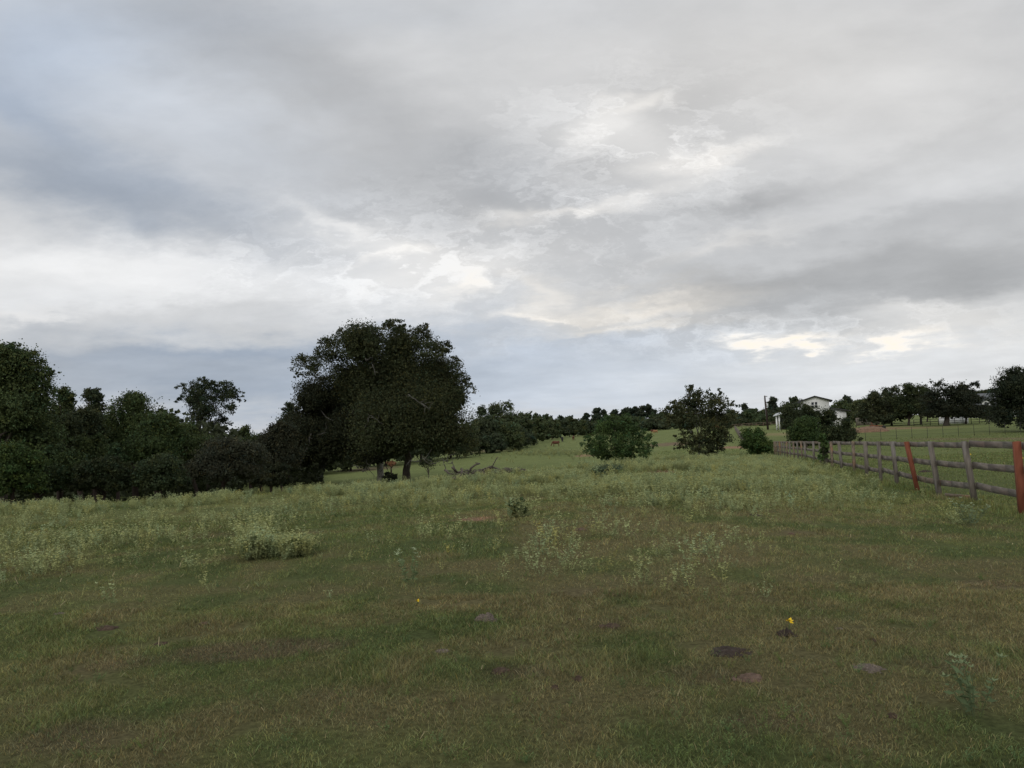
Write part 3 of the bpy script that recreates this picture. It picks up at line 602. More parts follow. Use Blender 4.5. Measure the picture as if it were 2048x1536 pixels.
# ------------------------------------------------------------------ wooden fence
posts = [ # base px, base py, top px, colour
 (2047,1038,2033,'r'),(1950,1008,1928,'g'),(1880,1004,1859,'g'),(1837,991,1812.5,'r'),(1795,976,1784.5,'g'),(1762,963,1757,'g'),(1735,961,1730,'g'),(1710,954,1706,'t'),
 (1685,948,1677,'g'),(1665,942,1662,'t'),(1655,940,1651,'g'),(1642,936,1639,'g'),(1629,933,1626,'g'),(1612,927,1609,'g'),(1605,925,1602,'t'),(1597,923,1594,'g'),(1589,921,1586,'t'),
 (1581,919,1579,'g'),(1575,918,1573,'t'),(1570,917,1568,'g'),(1565,916,1563,'g'),(1561,916,1559,'t'),(1557,915,1555,'g'),(1553,915,1551,'t'),(1549.5,914,1548,'t')]
root = thing('wooden_fence', (8.3, 13, tz(8.3, 13)), 'three rail wooden fence of grey and red posts running away on the right', 'fence')
rloc = np.array(root.location); FP = []
for (bx, by, tx, kd) in posts:
    d = ray(bx, by); Y = 5.25/(d[0]-.238); x = d[0]*Y; z = EYE+d[2]*Y
    z = .5*z+.5*tz(x, Y) if Y < 40 else tz(x, Y)
    topz = at(tx, 883, Y)[2]; H = 1.30 if Y < 40 else max(.95, min(1.4, topz-z))
    tX = ray(tx, 882)[0]*Y
    FP.append((np.array([x, Y, z]), np.array([tX, Y, topz if Y < 40 else z+H]), kd))
p0, p1 = FP[0], FP[1]
FP.insert(0, (p0[0]+(p0[0]-p1[0])*np.array([.75,.8,-.3]), p0[1]+np.array([-.75, -2.4, .02]), 'g'))
MM = {'r': M_red, 'g': M_post, 't': M_woodtan}
fd = np.array([.238, 1, 0]); fd /= np.linalg.norm(fd); fn = np.array([fd[1], -fd[0], 0])   # towards the right
rng = rs(21)
for i, (b, t, kd) in enumerate(FP):
    mb = MB(); w = .10 if i < 12 else .09
    a = b + (b-t)/np.linalg.norm(b-t)*.15; u = (t-a)/np.linalg.norm(t-a)
    jit = rng.normal(0, .006, (8, 3)); P = []
    for e in (a, t):
        for sx, sy in ((-1,-1),(1,-1),(1,1),(-1,1)): P.append(e+fn*sx*w/2+fd*sy*w/2)
    mb.hexa(np.array(P)+jit); mb.build('post', MM[kd], root, origin=rloc)
for fr, hgt in ((.95, .12), (.62, .125), (.29, .125)):
    for i in range(len(FP)-1):
        (b0, t0, _), (b1, t1, _) = FP[i], FP[i+1]
        g0 = b0*(1-fr)+t0*fr+fn*(.0575+.016)-fd*.05; g1 = b1*(1-fr)+t1*fr+fn*(.0575+.016)-fd*.055
        g0 = g0+np.array([0, 0, rng.normal(0, .008)]); g1 = g1+np.array([0, 0, rng.normal(0, .012)])
        mb = MB(); mid = (g0+g1)/2-np.array([0, 0, rng.uniform(0, .02)]); q1 = g0*.67+g1*.33; q2 = g0*.33+g1*.67
        q1 = q1-np.array([0, 0, .01*rng.rand()]); q2 = q2-np.array([0, 0, .012*rng.rand()])
        for a, b in ((g0, q1), (q1, q2), (q2, g1)): mb.beam(a, b, .028, hgt)
        mb.build('rail', M_woodtan if (i > 9 and fr > .9 and i % 3 == 0) or (i in (3,) and fr < .5) else M_wood, root, origin=rloc)

# ------------------------------------------------------------------ wire fence, far fences
def wire_fence(name, label, p_a, p_b, n, H, mat, wires, pr=.035, wr=.012, wirename='wire', cat='fence'):
    a = np.array(p_a, float); root = thing(name, a, label, cat); P = []
    for i in range(n):
        t = i/(n-1); x = a[0]*(1-t)+p_b[0]*t; y = a[1]*(1-t)+p_b[1]*t; P.append(np.array([x, y, tz(x, y)]))
    for p in P:
        mb = MB(); mb.tube([p-np.array([0, 0, .3]), p+np.array([0, 0, H])], pr, 6); mb.build('post', mat, root, origin=a)
    for h in wires:
        mb = MB(); mb.tube([p+np.array([0, -.02, h]) for p in P], wr, 4); mb.build(wirename, mat, root, origin=a)
    return root
a = on(1700, 90, 878); b = on(2260, 90, 868)
wire_fence('wire_fence', 'thin wire fence with steel posts crossing the green pasture behind the wooden fence', a, b, 19, 1.3, M_dark, (1.28, .85, .45), .022, .008)
a = on(1440, 225, 852); b = on(1556, 225, 850)
wire_fence('rail_fence', 'low pale rail fence before the far trees left of the barn', a, b, 9, 1.1, M_woodtan, (1.05, .6), .06, .06, 'rail')
a = on(1474, 185, 872); b = on(1492, 100, 880)
wire_fence('rail_fence', 'weathered fence running down the slope right of the lone oak', on(1470, 200, 860), on(1490, 90, 880), 14, 1.2, M_wood, (1.1, .75, .4), .07, .05, 'rail')
wire_fence('pipe_fence', 'dark pipe fence in front of the white fence panels', on(1828, 140, 850), on(1992, 140, 846), 11, 1.15, M_dark, (1.1, .7, .35), .05, .035, 'rail')
a = on(1879, 146, 850); b = on(1938, 146, 848); root = thing('white_fence', a, 'white solid fence panels behind the dark layered tree trunk', 'fence')
for i in range(4):
    p = a+(b-a)*(i/4); q = a+(b-a)*((i+.96)/4); mb = MB(); mb.box((p[0], 146-.03, p[2]-.1), (q[0], 146+.03, p[2]+1.3)); mb.build('panel', M_white, root, origin=a)
    mb = MB(); mb.box((p[0]-.07, 146-.07, p[2]-.2), (p[0]+.07, 145.96, p[2]+1.4)); mb.build('post', M_white, root, origin=a)
a = on(1712, 165, 850); b = on(1760, 165, 849); root = thing('board_fence', a, 'grey board fence behind the dirt mound', 'fence')
for i in range(12):
    p = a+(b-a)*(i/12); q = a+(b-a)*((i+.93)/12); mb = MB(); mb.box((p[0], p[1], p[2]-.1), (q[0], p[1]+.04, p[2]+1.6+.05*math.sin(i*3))); mb.build('board', M_wood, root, origin=a)

# ------------------------------------------------------------------ barn
BY = 163.0
def bp(px, py, dy=0): return at(px, py, BY+dy)
g0 = tz(bp(1630, 857)[0], BY)-.4
x0, x1 = bp(1603, 830)[0], bp(1659.5, 830)[0]; xa = (x0+x1)/2+.05; ze = bp(1659, 801)[2]; za = bp(1628, 794)[2]; D = 13
bl = np.array([xa, BY, g0+.4]); root = thing('barn', bl, 'tall white metal barn with a low gable and lean-to wings behind dark trees', 'barn')
mb = MB()
pts = [(x0, g0), (x1, g0), (x1, ze), (xa, za), (x0, ze)]
Vw = [(p[0], BY, p[1]) for p in pts]+[(p[0], BY+D, p[1]) for p in pts]
mb.add(Vw, [(0,1,2,4),(5,9,7,6),(1,6,7,2),(0,4,9,5)], [(2,3,4),(7,9,8)]); wall = mb.build('wall', M_white, root, origin=bl)
for i in range(14):   # battens are part of the siding pattern
    pass
mb = MB(); ov = .75
for s in (-1, 1):
    xe = (x0-ov) if s < 0 else (x1+ov); sl_ = (za-ze)/((x1-x0)/2); zee = ze-ov*sl_
    q = [(xe, BY-.6, zee+.05), (xa, BY-.6, za+.05), (xa, BY+D+.6, za+.05), (xe, BY+D+.6, zee+.05)]
    if s > 0: q = [q[1], q[0], q[3], q[2]]
    mb.slab([tuple(np.array(p)+np.array([0, 0, .22])) for p in q], .22)
mb.build('roof', M_roofd, root, origin=bl)
wx0, wx1 = bp(1623, 808)[0], bp(1634.5, 808)[0]; wz0, wz1 = bp(1628, 816)[2], bp(1628, 804.5)[2]
mb = MB(); mb.box((wx0, BY-.06, wz0), (wx1, BY-.02, wz1)); win = mb.build('window', M_glass, root, origin=bl)
mb = MB(); wm = (wx0+wx1)/2
for (a, b) in (((wx0-.08, wz0), (wx0, wz1)), ((wx1, wz0), (wx1+.08, wz1)), ((wm-.1, wz0), (wm+.1, wz1)), ((wx0, (wz0+wz1)/2-.05), (wx1, (wz0+wz1)/2+.05)), ((wx0-.08, wz1), (wx1+.08, wz1+.1)), ((wx0-.08, wz0-.1), (wx1+.08, wz0))):
    mb.box((a[0], BY-.10, a[1]), (b[0], BY-.05, b[1]))
fo = mb.build('frame', M_white, win, origin=bl)
# right lean-to
xr = bp(1692, 830)[0]; zr0 = bp(1662, 817)[2]; zr1 = bp(1692, 822)[2]
mb = MB(); Vw = [(x1, BY+.5, g0), (xr, BY+.5, g0), (xr, BY+.5, zr1), (x1, BY+.5, zr0)]; Vw += [(p[0], BY+D-1, p[2]) for p in Vw]
mb.hexa([Vw[0], Vw[1], Vw[5], Vw[4], Vw[3], Vw[2], Vw[6], Vw[7]]); mb.build('wing_wall', M_white, root, origin=bl)
mb = MB(); xre = xr+1.0; zre = zr1-(zr0-zr1)*1.0/(xr-x1)
mb.slab([(x1, BY-.2, zr0+.25), (xre, BY-.2, zre+.25), (xre, BY+D, zre+.25), (x1, BY+D, zr0+.25)], .22); mb.build('wing_roof', M_roofd, root, origin=bl)
# left open lean-to with a pale metal roof and posts
xl = bp(1546, 833)[0]; zl = bp(1546, 832)[2]; zl0 = bp(1575, 824.5)[2]; xl0 = bp(1575, 830)[0]; zin = zl+(zl0-zl)*(x0-xl)/(xl0-xl)
mb = MB(); mb.slab([(xl, BY-2.5, zl), (x0, BY-2.5, min(zin, ze-.4)), (x0, BY+D-2, min(zin, ze-.4)+.6), (xl, BY+D-2, zl+.6)], .14); mb.build('porch_roof', M_roofl, root, origin=bl)
for px in (1553.5, 1559, 1574):
    p = bp(px, 850); mb = MB(); mb.box((p[0]-.16, BY-2, tz(p[0], BY-2)-.1), (p[0]+.16, BY-1.7, zl+(zin-zl)*(p[0]-xl)/(x0-xl)-.15)); mb.build('porch_post', M_white, root, origin=bl)
mb = MB(); mb.box((bp(1561, 850)[0], BY+1.2, g0), (x0-.01, BY+D-3, zl-.3)); mb.build('porch_wall', M_roofd, root, origin=bl)
root.rotation_euler.z = R(-20.5); root.scale.x = .94
# ------------------------------------------------------------------ grey roofed house far right
HY = 195.0
hx0, hx1 = at(1948, 800, HY)[0], at(2035, 800, HY)[0]; hz = tz(hx0, HY)-.3; hb = np.array([(hx0+hx1)/2, HY, hz+.3])
ze = at(1980, 815, HY)[2]; zr = at(1980, 786, HY+4)[2]
root = thing('house', hb, 'house with a big grey shingle roof and a small white gabled dormer', 'house')
mb = MB(); mb.box((hx0, HY, hz), (hx1, HY+9, ze)); mb.build('wall', M_white, root, origin=hb)
mb = MB(); mb.add([(hx0-.6, HY-.7, ze-.15), (hx1+.6, HY-.7, ze-.15), (hx1+.6, HY+9.7, ze-.15), (hx0-.6, HY+9.7, ze-.15), (hx0+.3, HY+4.5, zr), (hx1-.3, HY+4.5, zr)], [(0,1,5,4),(2,3,4,5),(0,3,2,1)], [(0,4,3),(1,2,5)])
mb.build('roof', M_shingle, root, origin=hb)
dxc = at(1975.5, 805, HY)[0]; dz0 = at(1975, 807, HY)[2]; dz1 = at(1975, 798.5, HY)[2]
root.rotation_euler.z = R(-24)
dr = MB(); dr.add([(dxc-.85, HY+.3, dz0-.8), (dxc+.85, HY+.3, dz0-.8), (dxc+.85, HY+.3, dz0+.3), (dxc, HY+.3, dz1), (dxc-.85, HY+.3, dz0+.3), (dxc-.85, HY+4, dz0-.8), (dxc+.85, HY+4, dz0-.8), (dxc+.85, HY+4, dz0+.3), (dxc, HY+4, dz1), (dxc-.85, HY+4, dz0+.3)],
   [(0,1,2,4),(1,6,7,2),(0,4,9,5)], [(2,3,4)]); dro = dr.build('dormer', M_white, root, origin=hb)
mb = MB()
for s in (-1, 1): 
    q = [(dxc+s*1.1, HY+.1, dz0+.12), (dxc, HY+.1, dz1+.08), (dxc, HY+4, dz1+.08), (dxc+s*1.1, HY+4, dz0+.12)]
    if s > 0: q = [q[1], q[0], q[3], q[2]]
    mb.slab([tuple(np.array(p)+np.array([0, 0, .1])) for p in q], .1)
mb.build('dormer_roof', M_shingle, dro, origin=hb)
mb = MB(); mb.box((dxc-.45, HY+.24, dz0-.6), (dxc+.45, HY+.28, dz0+.25)); mb.build('window', M_glass, dro, origin=hb)
for px in (1968, 1990, 2010):
    x = at(px, 835, HY)[0]; mb = MB(); mb.box((x-.6, HY-.05, hz+1.2), (x+.6, HY-.01, hz+2.6)); w = mb.build('window', M_glass, root, origin=hb)

# ------------------------------------------------------------------ utility pole
PY_ = 175.0; pb = on(1536, PY_, 857); pt = at(1529.3, 791, PY_); root = thing('utility_pole', pb, 'dark leaning wooden utility pole left of the barn', 'utility pole')
mb = MB(); mb.tube([pb-np.array([0, 0, .5]), (pb+pt)/2, pt], [.24, .2, .15], 8); mb.build('pole', M_pole, root, smooth=True, origin=pb)
ca = pt-np.array([0, 0, .25]); mb = MB(); mb.beam(ca+np.array([-.1, -.2, 0]), ca+np.array([.5, -.2, 0]), .10, .12); mb.build('crossarm', M_pole, root, origin=pb)
mb = MB(); q = pb*.28+pt*.72; mb.tube([q+np.array([.34, -.1, -.45]), q+np.array([.34, -.1, .35])], .2, 9); mb.build('transformer', M_roofl, root, smooth=True, origin=pb)
for s in (-.1, .45):
    mb = MB(); p = ca+np.array([s, -.2, .06]); mb.tube([p, p+np.array([0, 0, .18])], [.05, .035], 6); mb.build('insulator', M_white, root, origin=pb)
mb = MB(); mb.tube([pt+np.array([-.2, 0, -.6]), pb*.6+pt*.4+np.array([-.25, -.1, 0])], .02, 4); mb.build('ground_wire', M_roofl, root, origin=pb)

# ------------------------------------------------------------------ dirt mound and implement
def mound(name, label, cat, c, rx, ry, h, mat, seed, n=34, rough=.25, parent=None, group=None):
    rng = rs(seed); a = np.linspace(-1.15, 1.15, n); X, Y = np.meshgrid(a, a); r = np.sqrt(X*X+Y*Y)
    sd_ = seed*3.7; ns = fbm(X+sd_, Y+sd_, .22 if n > 36 else .3, 4, seed); ed = 1+(.5*(fbm(X*1.0+9+sd_, Y*1.0+sd_, .9, 3, seed+1)-.5) if n < 37 else 1.5*(fbm(X*1.0+9+sd_, Y*1.0+sd_, .5, 3, seed+1)-.56))
    if n > 36: ed = np.clip(ed, .35, 1.3)
    Z = np.clip(1-(r/ed)**2.2, -.35, 1); Z = np.sign(Z)*np.abs(Z)**.7*h*(1-rough+rough*2*ns)
    xs = c[0]+X*rx; ys_ = c[1]+Y*ry; zs = terrain(xs, ys_)+Z
    V = np.stack([xs, ys_, zs], -1).reshape(-1, 3); ii = (np.arange(n-1)[:, None]*n+np.arange(n-1)).ravel()
    o = mesh_obj(name, V, np.stack([ii, ii+1, ii+n+1, ii+n], 1), mat, smooth=True, origin=c)
    return tag(o, label, cat, group)
c = on(1738, 122, 858); mound('dirt_mound', 'heap of reddish dirt behind the wire fence', 'dirt mound', c, 3.0, 2.4, .8, M_dirt, 3)
c = on(1755, 130, 852); root = thing('farm_implement', c, 'rusty farm implement parked at the right of the dirt mound', 'farm implement')
mb = MB(); mb.beam(c+np.array([-1.2, 0, .75]), c+np.array([1.1, 0, .55]), .12, .14); mb.beam(c+np.array([-.9, .5, .7]), c+np.array([.9, .5, .6]), .1, .1)
for s in (-.9, -.3, .3, .9): mb.beam(c+np.array([s, -.2, .65]), c+np.array([s, .9, .65]), .08, .08); mb.beam(c+np.array([s, .2, .7]), c+np.array([s+.15, .1, .05]), .06, .06)
mb.beam(c+np.array([-.6, .2, .7]), c+np.array([-.9, .2, 1.2]), .08, .08); mb.build('frame', M_rust, root, origin=c)
for s in (-1, .9):
    mb = MB(); p = c+np.array([s, -.25, .34]); an = np.linspace(0, 6.283, 15); mb.tube([p+np.array([.28*math.cos(t), 0, .28*math.sin(t)]) for t in an], .08, 6, False); mb.tube([p-np.array([0, .05, 0]), p+np.array([0, .05, 0])], .2, 10); mb.build('wheel', M_dark, root, smooth=True, origin=c)

# ------------------------------------------------------------------ cattle
def cow_mesh(pose):
    mb = MB()
    def loft(st, n=12):   # x, z, half width, half height
        V = []; an = np.linspace(0, 2*np.pi, n, endpoint=False)
        for (x, z, w, h) in st: V.append(np.stack([np.full(n, x), np.cos(an)*w, z+np.sin(an)*h], 1))
        m = len(st); V = np.vstack(V+[np.array([[st[0][0], 0, st[0][1]], [st[-1][0], 0, st[-1][1]]])]); Q = []; T_ = []
        for i in range(m-1):
            for j in range(n): Q.append((i*n+j, i*n+(j+1) % n, (i+1)*n+(j+1) % n, (i+1)*n+j))
        for j in range(n): T_.append((m*n, (j+1) % n, j)); T_.append((m*n+1, (m-1)*n+j, (m-1)*n+(j+1) % n))
        mb.add(V, Q, T_)
    loft([(-.88,1.08,.10,.14),(-.82,1.04,.22,.26),(-.62,1.0,.27,.32),(-.3,.96,.30,.34),(0,.94,.31,.36),(.3,.96,.29,.36),(.55,1.0,.25,.35),(.72,1.04,.17,.27),(.82,1.07,.10,.16)])
    for sx, front in ((.52, 1), (-.66, 0)):
        for sy in (-1, 1):
            y = .17*sy; dx_ = .06*sy
            if front: P = [(sx, y, .85), (sx+.02, y, .62), (sx+dx_, y, .38), (sx+dx_-.01, y, .10), (sx+dx_+.04, y, .0)]; r = [.13, .10, .06, .045, .055]
            else: P = [(sx+.04, y, .95), (sx+.12, y, .66), (sx-.08+dx_, y, .42), (sx-.04+dx_, y, .10), (sx+dx_+.01, y, .0)]; r = [.19, .14, .065, .045, .055]
            mb.tube(P, r, 8)
    if pose == 'graze': 
        mb.tube([(.62,0,1.1),(.85,0,.92),(1.02,0,.62),(1.10,0,.42)], [.22,.17,.12,.10], 10)
        mb.tube([(1.05,0,.52),(1.13,0,.36),(1.22,0,.16),(1.24,0,.08)], [.10,.12,.075,.06], 10); hz_ = (1.05, .50)
    else:
        mb.tube([(.62,0,1.12),(.85,0,1.22),(1.02,0,1.34)], [.23,.17,.13], 10)
        mb.tube([(.98,0,1.38),(1.12,0,1.34),(1.32,0,1.2),(1.38,0,1.15)], [.10,.12,.075,.06], 10); hz_ = (1.0, 1.42)
    for s in (-1, 1): mb.tube([(hz_[0], .07*s, hz_[1]), (hz_[0]-.02, .24*s, hz_[1]-.02)], [.045, .02], 6)
    mb.tube([(-.88,0,1.2),(-.97,0,1.0),(-.97,0,.7),(-.95,0,.45)], [.035,.028,.022,.04], 6)
    o = mb.build('cow', M_cowr)
    rm = o.modifiers.new('r', 'REMESH'); rm.mode = 'VOXEL'; rm.voxel_size = .03; sm_ = o.modifiers.new('s', 'SMOOTH'); sm_.iterations = 4; sm_.factor = .5
    dg = bpy.context.evaluated_depsgraph_get(); me = bpy.data.meshes.new_from_object(o.evaluated_get(dg)); bpy.data.objects.remove(o)
    for p in me.polygons: p.use_smooth = True
    return me
CG, CS = cow_mesh('graze'), cow_mesh('stand')
def cow(me, mat, px, Y, rz, sc, label, py=880):
    m2 = me.copy(); m2.materials.clear(); m2.materials.append(mat); o = bpy.data.objects.new('cow', m2); C.objects.link(o)
    o.location = on(px, Y, py); o.rotation_euler.z = R(rz); o.scale = (sc,)*3; tag(o, label, 'cow', 'cattle grazing in the far pasture')
cow(CG, M_cowr, 1112, 185, 183, .95, 'red brown cow grazing side on, nearest of the cattle', 893)
cow(CG, M_cowb, 1124.7, 232, -92, 1.12, 'black cow seen end on near the hedge line', 882)
cow(CS, M_cowr, 1147, 245, 80, .98, 'red brown cow standing with its rear to us right of the black cow', 880)
cow(CS, M_coww, 1094, 285, 30, .55, 'tiny pale calf at the edge of the hedge line', 876)
cow(CG, M_cowt, 1311, 262, 200, .9, 'tan cow half hidden by the right side of the leafy bush', 866)
cow(CG, M_cowr, 1306, 275, 20, .95, 'red brown cow behind the tan cow at the leafy bush', 864)
cow(CG, M_cowr, 1432, 235, 10, .9, 'red brown cow seen through the branches of the lone oak', 862)
cow(CG, M_cowb, 1984, 138, 210, .8, 'black cow grazing beside the large dark tree on the right', 846)
cow(CG, M_cowt, 1996, 141, 190, .8, 'tan cow behind the black cow on the right', 846)

# ------------------------------------------------------------------ weeds: templates, then scattered
def weed_template(rng, h=.45, stems=7, spread=.35, green=(.285,.315,.145), pale=(.39,.425,.205)):
    V, F, Cc = [], [], []; n = 0
    def addq(P, size, A, Nn, asp, c):
        nonlocal n
        v, f = diamonds(P, size, rng, asp=asp, N_=Nn, A=A); V.append(v); F.append(f+n); n += len(v); Cc.append(c)
    for s in range(stems):
        an = rng.rand()*6.283; tip = np.array([math.cos(an)*spread*rng.rand()**.6*h*1.6, math.sin(an)*spread*rng.rand()**.6*h*1.6, h*rng.uniform(.7, 1.1)])
        base = tip*np.array([.12, .12, 0]); m_ = (base+tip)/2; d = unit(tip-base)
        sd_ = unit(np.cross(d, unit(rng.normal(size=3))))
        addq(m_[None], np.linalg.norm(tip-base), d[None], np.cross(d, sd_)[None], .022, np.array([green])*.8)
        k_ = 9; t = rng.uniform(.2, .95, k_)[:, None]; P = base*(1-t)+tip*t; A = unit(rng.normal(size=(k_, 3))*np.array([1, 1, .35])+np.array([0, 0, .25]))
        sz = rng.uniform(.045, .085, k_)*h/.45; Nn = unit(np.cross(A, unit(rng.normal(size=(k_, 3))))); 
        addq(P+A*sz[:, None]*.5, sz, A, Nn, .38, np.array(green)*(.8+.5*t)*rng.uniform(.8, 1.2, (k_, 1)))
        k_ = 6; an2 = np.linspace(0, 6.283, k_, endpoint=False)+rng.rand(); A = unit(np.stack([np.cos(an2), np.sin(an2), rng.uniform(.2, .9, k_)], 1)); sz = rng.uniform(.035, .06, k_)*h/.45
        Nn = unit(np.cross(A, np.stack([-np.sin(an2), np.cos(an2), np.zeros(k_)], 1)))
        addq(tip+A*sz[:, None]*.5, sz, A, Nn, .42, np.array(pale)*rng.uniform(.8, 1.2, (k_, 1)))
    return np.vstack(V), np.vstack(F), np.vstack(Cc)
rng = rs(400); TPL = [weed_template(rng, stems=rng.randint(8, 14)) for _ in range(14)]
def scatter(P, sc, rng, tint=None, tpls=TPL):
    Vs, Fs, Cs = [], [], []; n = 0; ti = rng.randint(0, len(tpls), len(P))
    for t in range(len(tpls)):
        I = np.where(ti == t)[0]
        if not len(I): continue
        V, F, c = tpls[t]; an = rng.rand(len(I))*6.283; ca, sa = np.cos(an)[:, None], np.sin(an)[:, None]; s = sc[I][:, None]
        X = (V[None, :, 0]*ca-V[None, :, 1]*sa)*s+P[I, 0][:, None]; Y = (V[None, :, 0]*sa+V[None, :, 1]*ca)*s+P[I, 1][:, None]; Z = V[None, :, 2]*s+P[I, 2][:, None]
        Vs.append(np.stack([X, Y, Z], -1).reshape(-1, 3)); Fs.append((F[None]+(np.arange(len(I))*len(V))[:, None, None]+n).reshape(-1, 4)); n += len(I)*len(V)
        b = rng.uniform(.78, 1.22, (len(I), 1, 1)); h = rng.normal(0, .06, (len(I), 1, 1)); cc_ = c[None]*b*np.concatenate([1+h, np.ones_like(h), 1-h*1.5], 2)
        Cs.append(cc_.reshape(-1, 3))
    return np.vstack(Vs), np.vstack(Fs), np.vstack(Cs)
crest = lambda px: np.interp(px, [0,300,600,800,1000,1170,1300,1450,1560,1640,1760], [994,988,974,962,948,932,922,915,917,930,960])
wp = []
def patch(px, py, sx, sy, n, s=1.0):
    x = rng.normal(px, sx, n); y = rng.normal(py, sy, n); wp.append(np.stack([x, y, np.full(n, s)], 1))
for a in [(1350,958,150,17,1500),(1440,938,140,12,1400),(1240,975,150,17,800),(1540,955,75,16,550),(1640,985,55,18,280),(1715,1005,45,14,100),(1400,995,110,17,520),(1480,1020,50,12,70),
          (200,1105,120,26,400),(340,1110,110,28,360),(450,1110,80,24,110),(60,1050,80,26,150),(80,1140,60,22,90),(250,1150,120,22,110),(510,1080,34,20,110,1.3),(590,1098,24,10,30,1.15),(420,1040,90,12,110),
          (880,1000,140,16,330),(700,985,120,12,350),(910,1075,36,14,24),(760,1095,25,18,8),(1085,1095,35,18,26),(1130,1125,30,16,12),(1050,1130,22,14,14),(1000,1060,90,22,60),(1200,1060,40,14,16),(1420,1105,90,24,34),(1110,990,70,12,160),
          (1850,1000,30,9,10),(1930,1045,22,12,14),(1330,1140,60,26,18),(640,1040,70,20,60),(120,1020,120,12,130),(480,1010,120,14,200),(1180,960,60,10,240)]: patch(*a)
x = rng.uniform(-60, 1600, 3000); y = crest(x)+np.abs(rng.normal(0, 1, 3000))*np.interp(x, [0,600,1200,1600], [26,20,16,12])+1; wp.append(np.stack([x, y, np.full(len(x), 1.)], 1))
x = rng.uniform(0, 2048, 160); y = rng.uniform(1010, 1200, 160); wp.append(np.stack([x, y, np.full(160, .55)], 1))
wp = np.vstack(wp); keep = wp[:, 1] > crest(wp[:, 0])-3; wp = wp[keep]
wp = wp[~((np.abs(wp[:, 0]-960) < 55) & (np.abs(wp[:, 1]-1040) < 9))]
P = hit(wp[:, 0], wp[:, 1]); ok = ~np.isnan(P).any(1) & (P[:, 1] < 75); fx_ = 5.0+.238*P[:, 1]; ok &= P[:, 0] < fx_
P = P[ok]; s_ = wp[ok, 2]; sc = s_*rng.uniform(.45, 1.05, len(P))*np.interp(P[:, 1], [8, 16, 24, 40], [.60, .62, .64, .64])
gap = fbm(P[:, 0], P[:, 1], 2.0, 3, 12); pr_ = np.clip((gap-.36)*5, .04, 1)*np.interp(P[:, 1], [8, 14, 20, 28], [.95, .95, .95, 1]); k2 = rng.rand(len(P)) < pr_; P = P[k2]; sc = sc[k2]
r4 = rs(404); TPS = [weed_template(r4, stems=r4.randint(3, 7), spread=.42) for _ in range(14)]
nr = P[:, 1] < 19
V, F, c = scatter(P[nr]-np.array([0, 0, .02]), sc[nr], rng, tpls=TPS); V1, F1, c1 = scatter(P[~nr]-np.array([0, 0, .02]), sc[~nr], rng)
F = np.vstack([F, F1+len(V)]); V = np.vstack([V, V1]); c = np.vstack([c, c1])
tag(mesh_obj('weeds', V, F, M_grass, col=c), 'pale grey green weeds growing in drifts across the pasture', 'weeds', kind='stuff')
rt_ = rs(52); tx_, ty_ = rt_.uniform(0, 2048, 520), 1150+rt_.rand(520)**1.2*386; Pt = hit(tx_, ty_); st_ = rt_.uniform(.07, .16, 520)
SM = [weed_template(rng, stems=rng.randint(5, 9), spread=.6, green=(.12,.17,.06), pale=(.15,.21,.075)) for _ in range(5)]
V, F, c = scatter(Pt, st_, rt_, tpls=SM)
tag(mesh_obj('broadleaf_weeds', V, F, M_grass, col=c), 'tiny low broadleaf weeds scattered through the near grass', 'weeds', kind='stuff')
# weeds far down in the valley
rngv = rs(41); x = rngv.normal(1105, 50, 380); y = 862+.0*x+rngv.normal(46, 3, 380); x2 = rngv.uniform(960, 1180, 70); y2 = rngv.uniform(880, 930, 70)
Pv = hit(np.concatenate([x, x2]), np.concatenate([y, y2])); Pv = Pv[~np.isnan(Pv).any(1)]; Pv = Pv[Pv[:, 1] > 60]
V, F, c = scatter(Pv, rngv.uniform(.8, 1.4, len(Pv)), rngv); tag(mesh_obj('valley_weeds', V, F, M_grass, col=c*.85), 'strip of pale weeds across the far green pasture before the cows', 'weeds', kind='stuff')
# single plants one can pick out
def bushy(label, px, py, wpx, hpx, col, n, seed, leaf=.035, fringe=10, pale=(.40,.45,.24)):
    r_ = rs(seed+50); p = gpt(px, py); w = wpx/FPX*p[1]; h = hpx/FPX*p[1]; BB = []
    for i in range(14):
        a = r_.rand()*6.283; q = r_.rand()**.6*.36*w; t = r_.uniform(.2, .8); rr = w*r_.uniform(.12, .2); BB.append((p[0]+math.cos(a)*q*(1.2-t*.5), p[1]+math.sin(a)*q, p[2]+h*t, rr, rr, h*.2))
    V, F, c = crown_mesh(BB, n, leaf, col, r_, per=12, cl=.35, hollow=.8, asp=.4, core=.05)
    if fringe:
        q = r_.normal(0, .38, (fringe, 2))*w*np.array([1, .9]); P_ = np.stack([p[0]+q[:, 0], p[1]+q[:, 1], np.full(fringe, p[2])], 1); P_[:, 2] = terrain(P_[:, 0], P_[:, 1])
        V2, F2, c2 = scatter(P_, r_.uniform(.6, 1.0, fringe)*h/.45, r_); F = np.vstack([F, F2+len(V)]); V = np.vstack([V, V2]); c = np.vstack([c, c2])
    return tag(mesh_obj('bushy_weed', V, F, M_grass, col=c, origin=p), label, 'weed')
bushy('dark green bushy weed beside the bare red dirt patch', 1036, 1034, 52, 42, (.085,.12,.055), 2000, 1, fringe=8)
bushy('biggest weed clump on the left, tall with a dark green base', 512, 1116, 60, 54, (.19,.235,.11), 260, 2, .04, 24)
bushy('rounded green weed just right of the biggest clump', 592, 1112, 44, 38, (.15,.20,.085), 700, 3, .045, 26)
bushy('blue green weed patch high on the slope below the leafy bush', 1205, 955, 90, 26, (.09,.12,.07), 2500, 4, .05, 16)
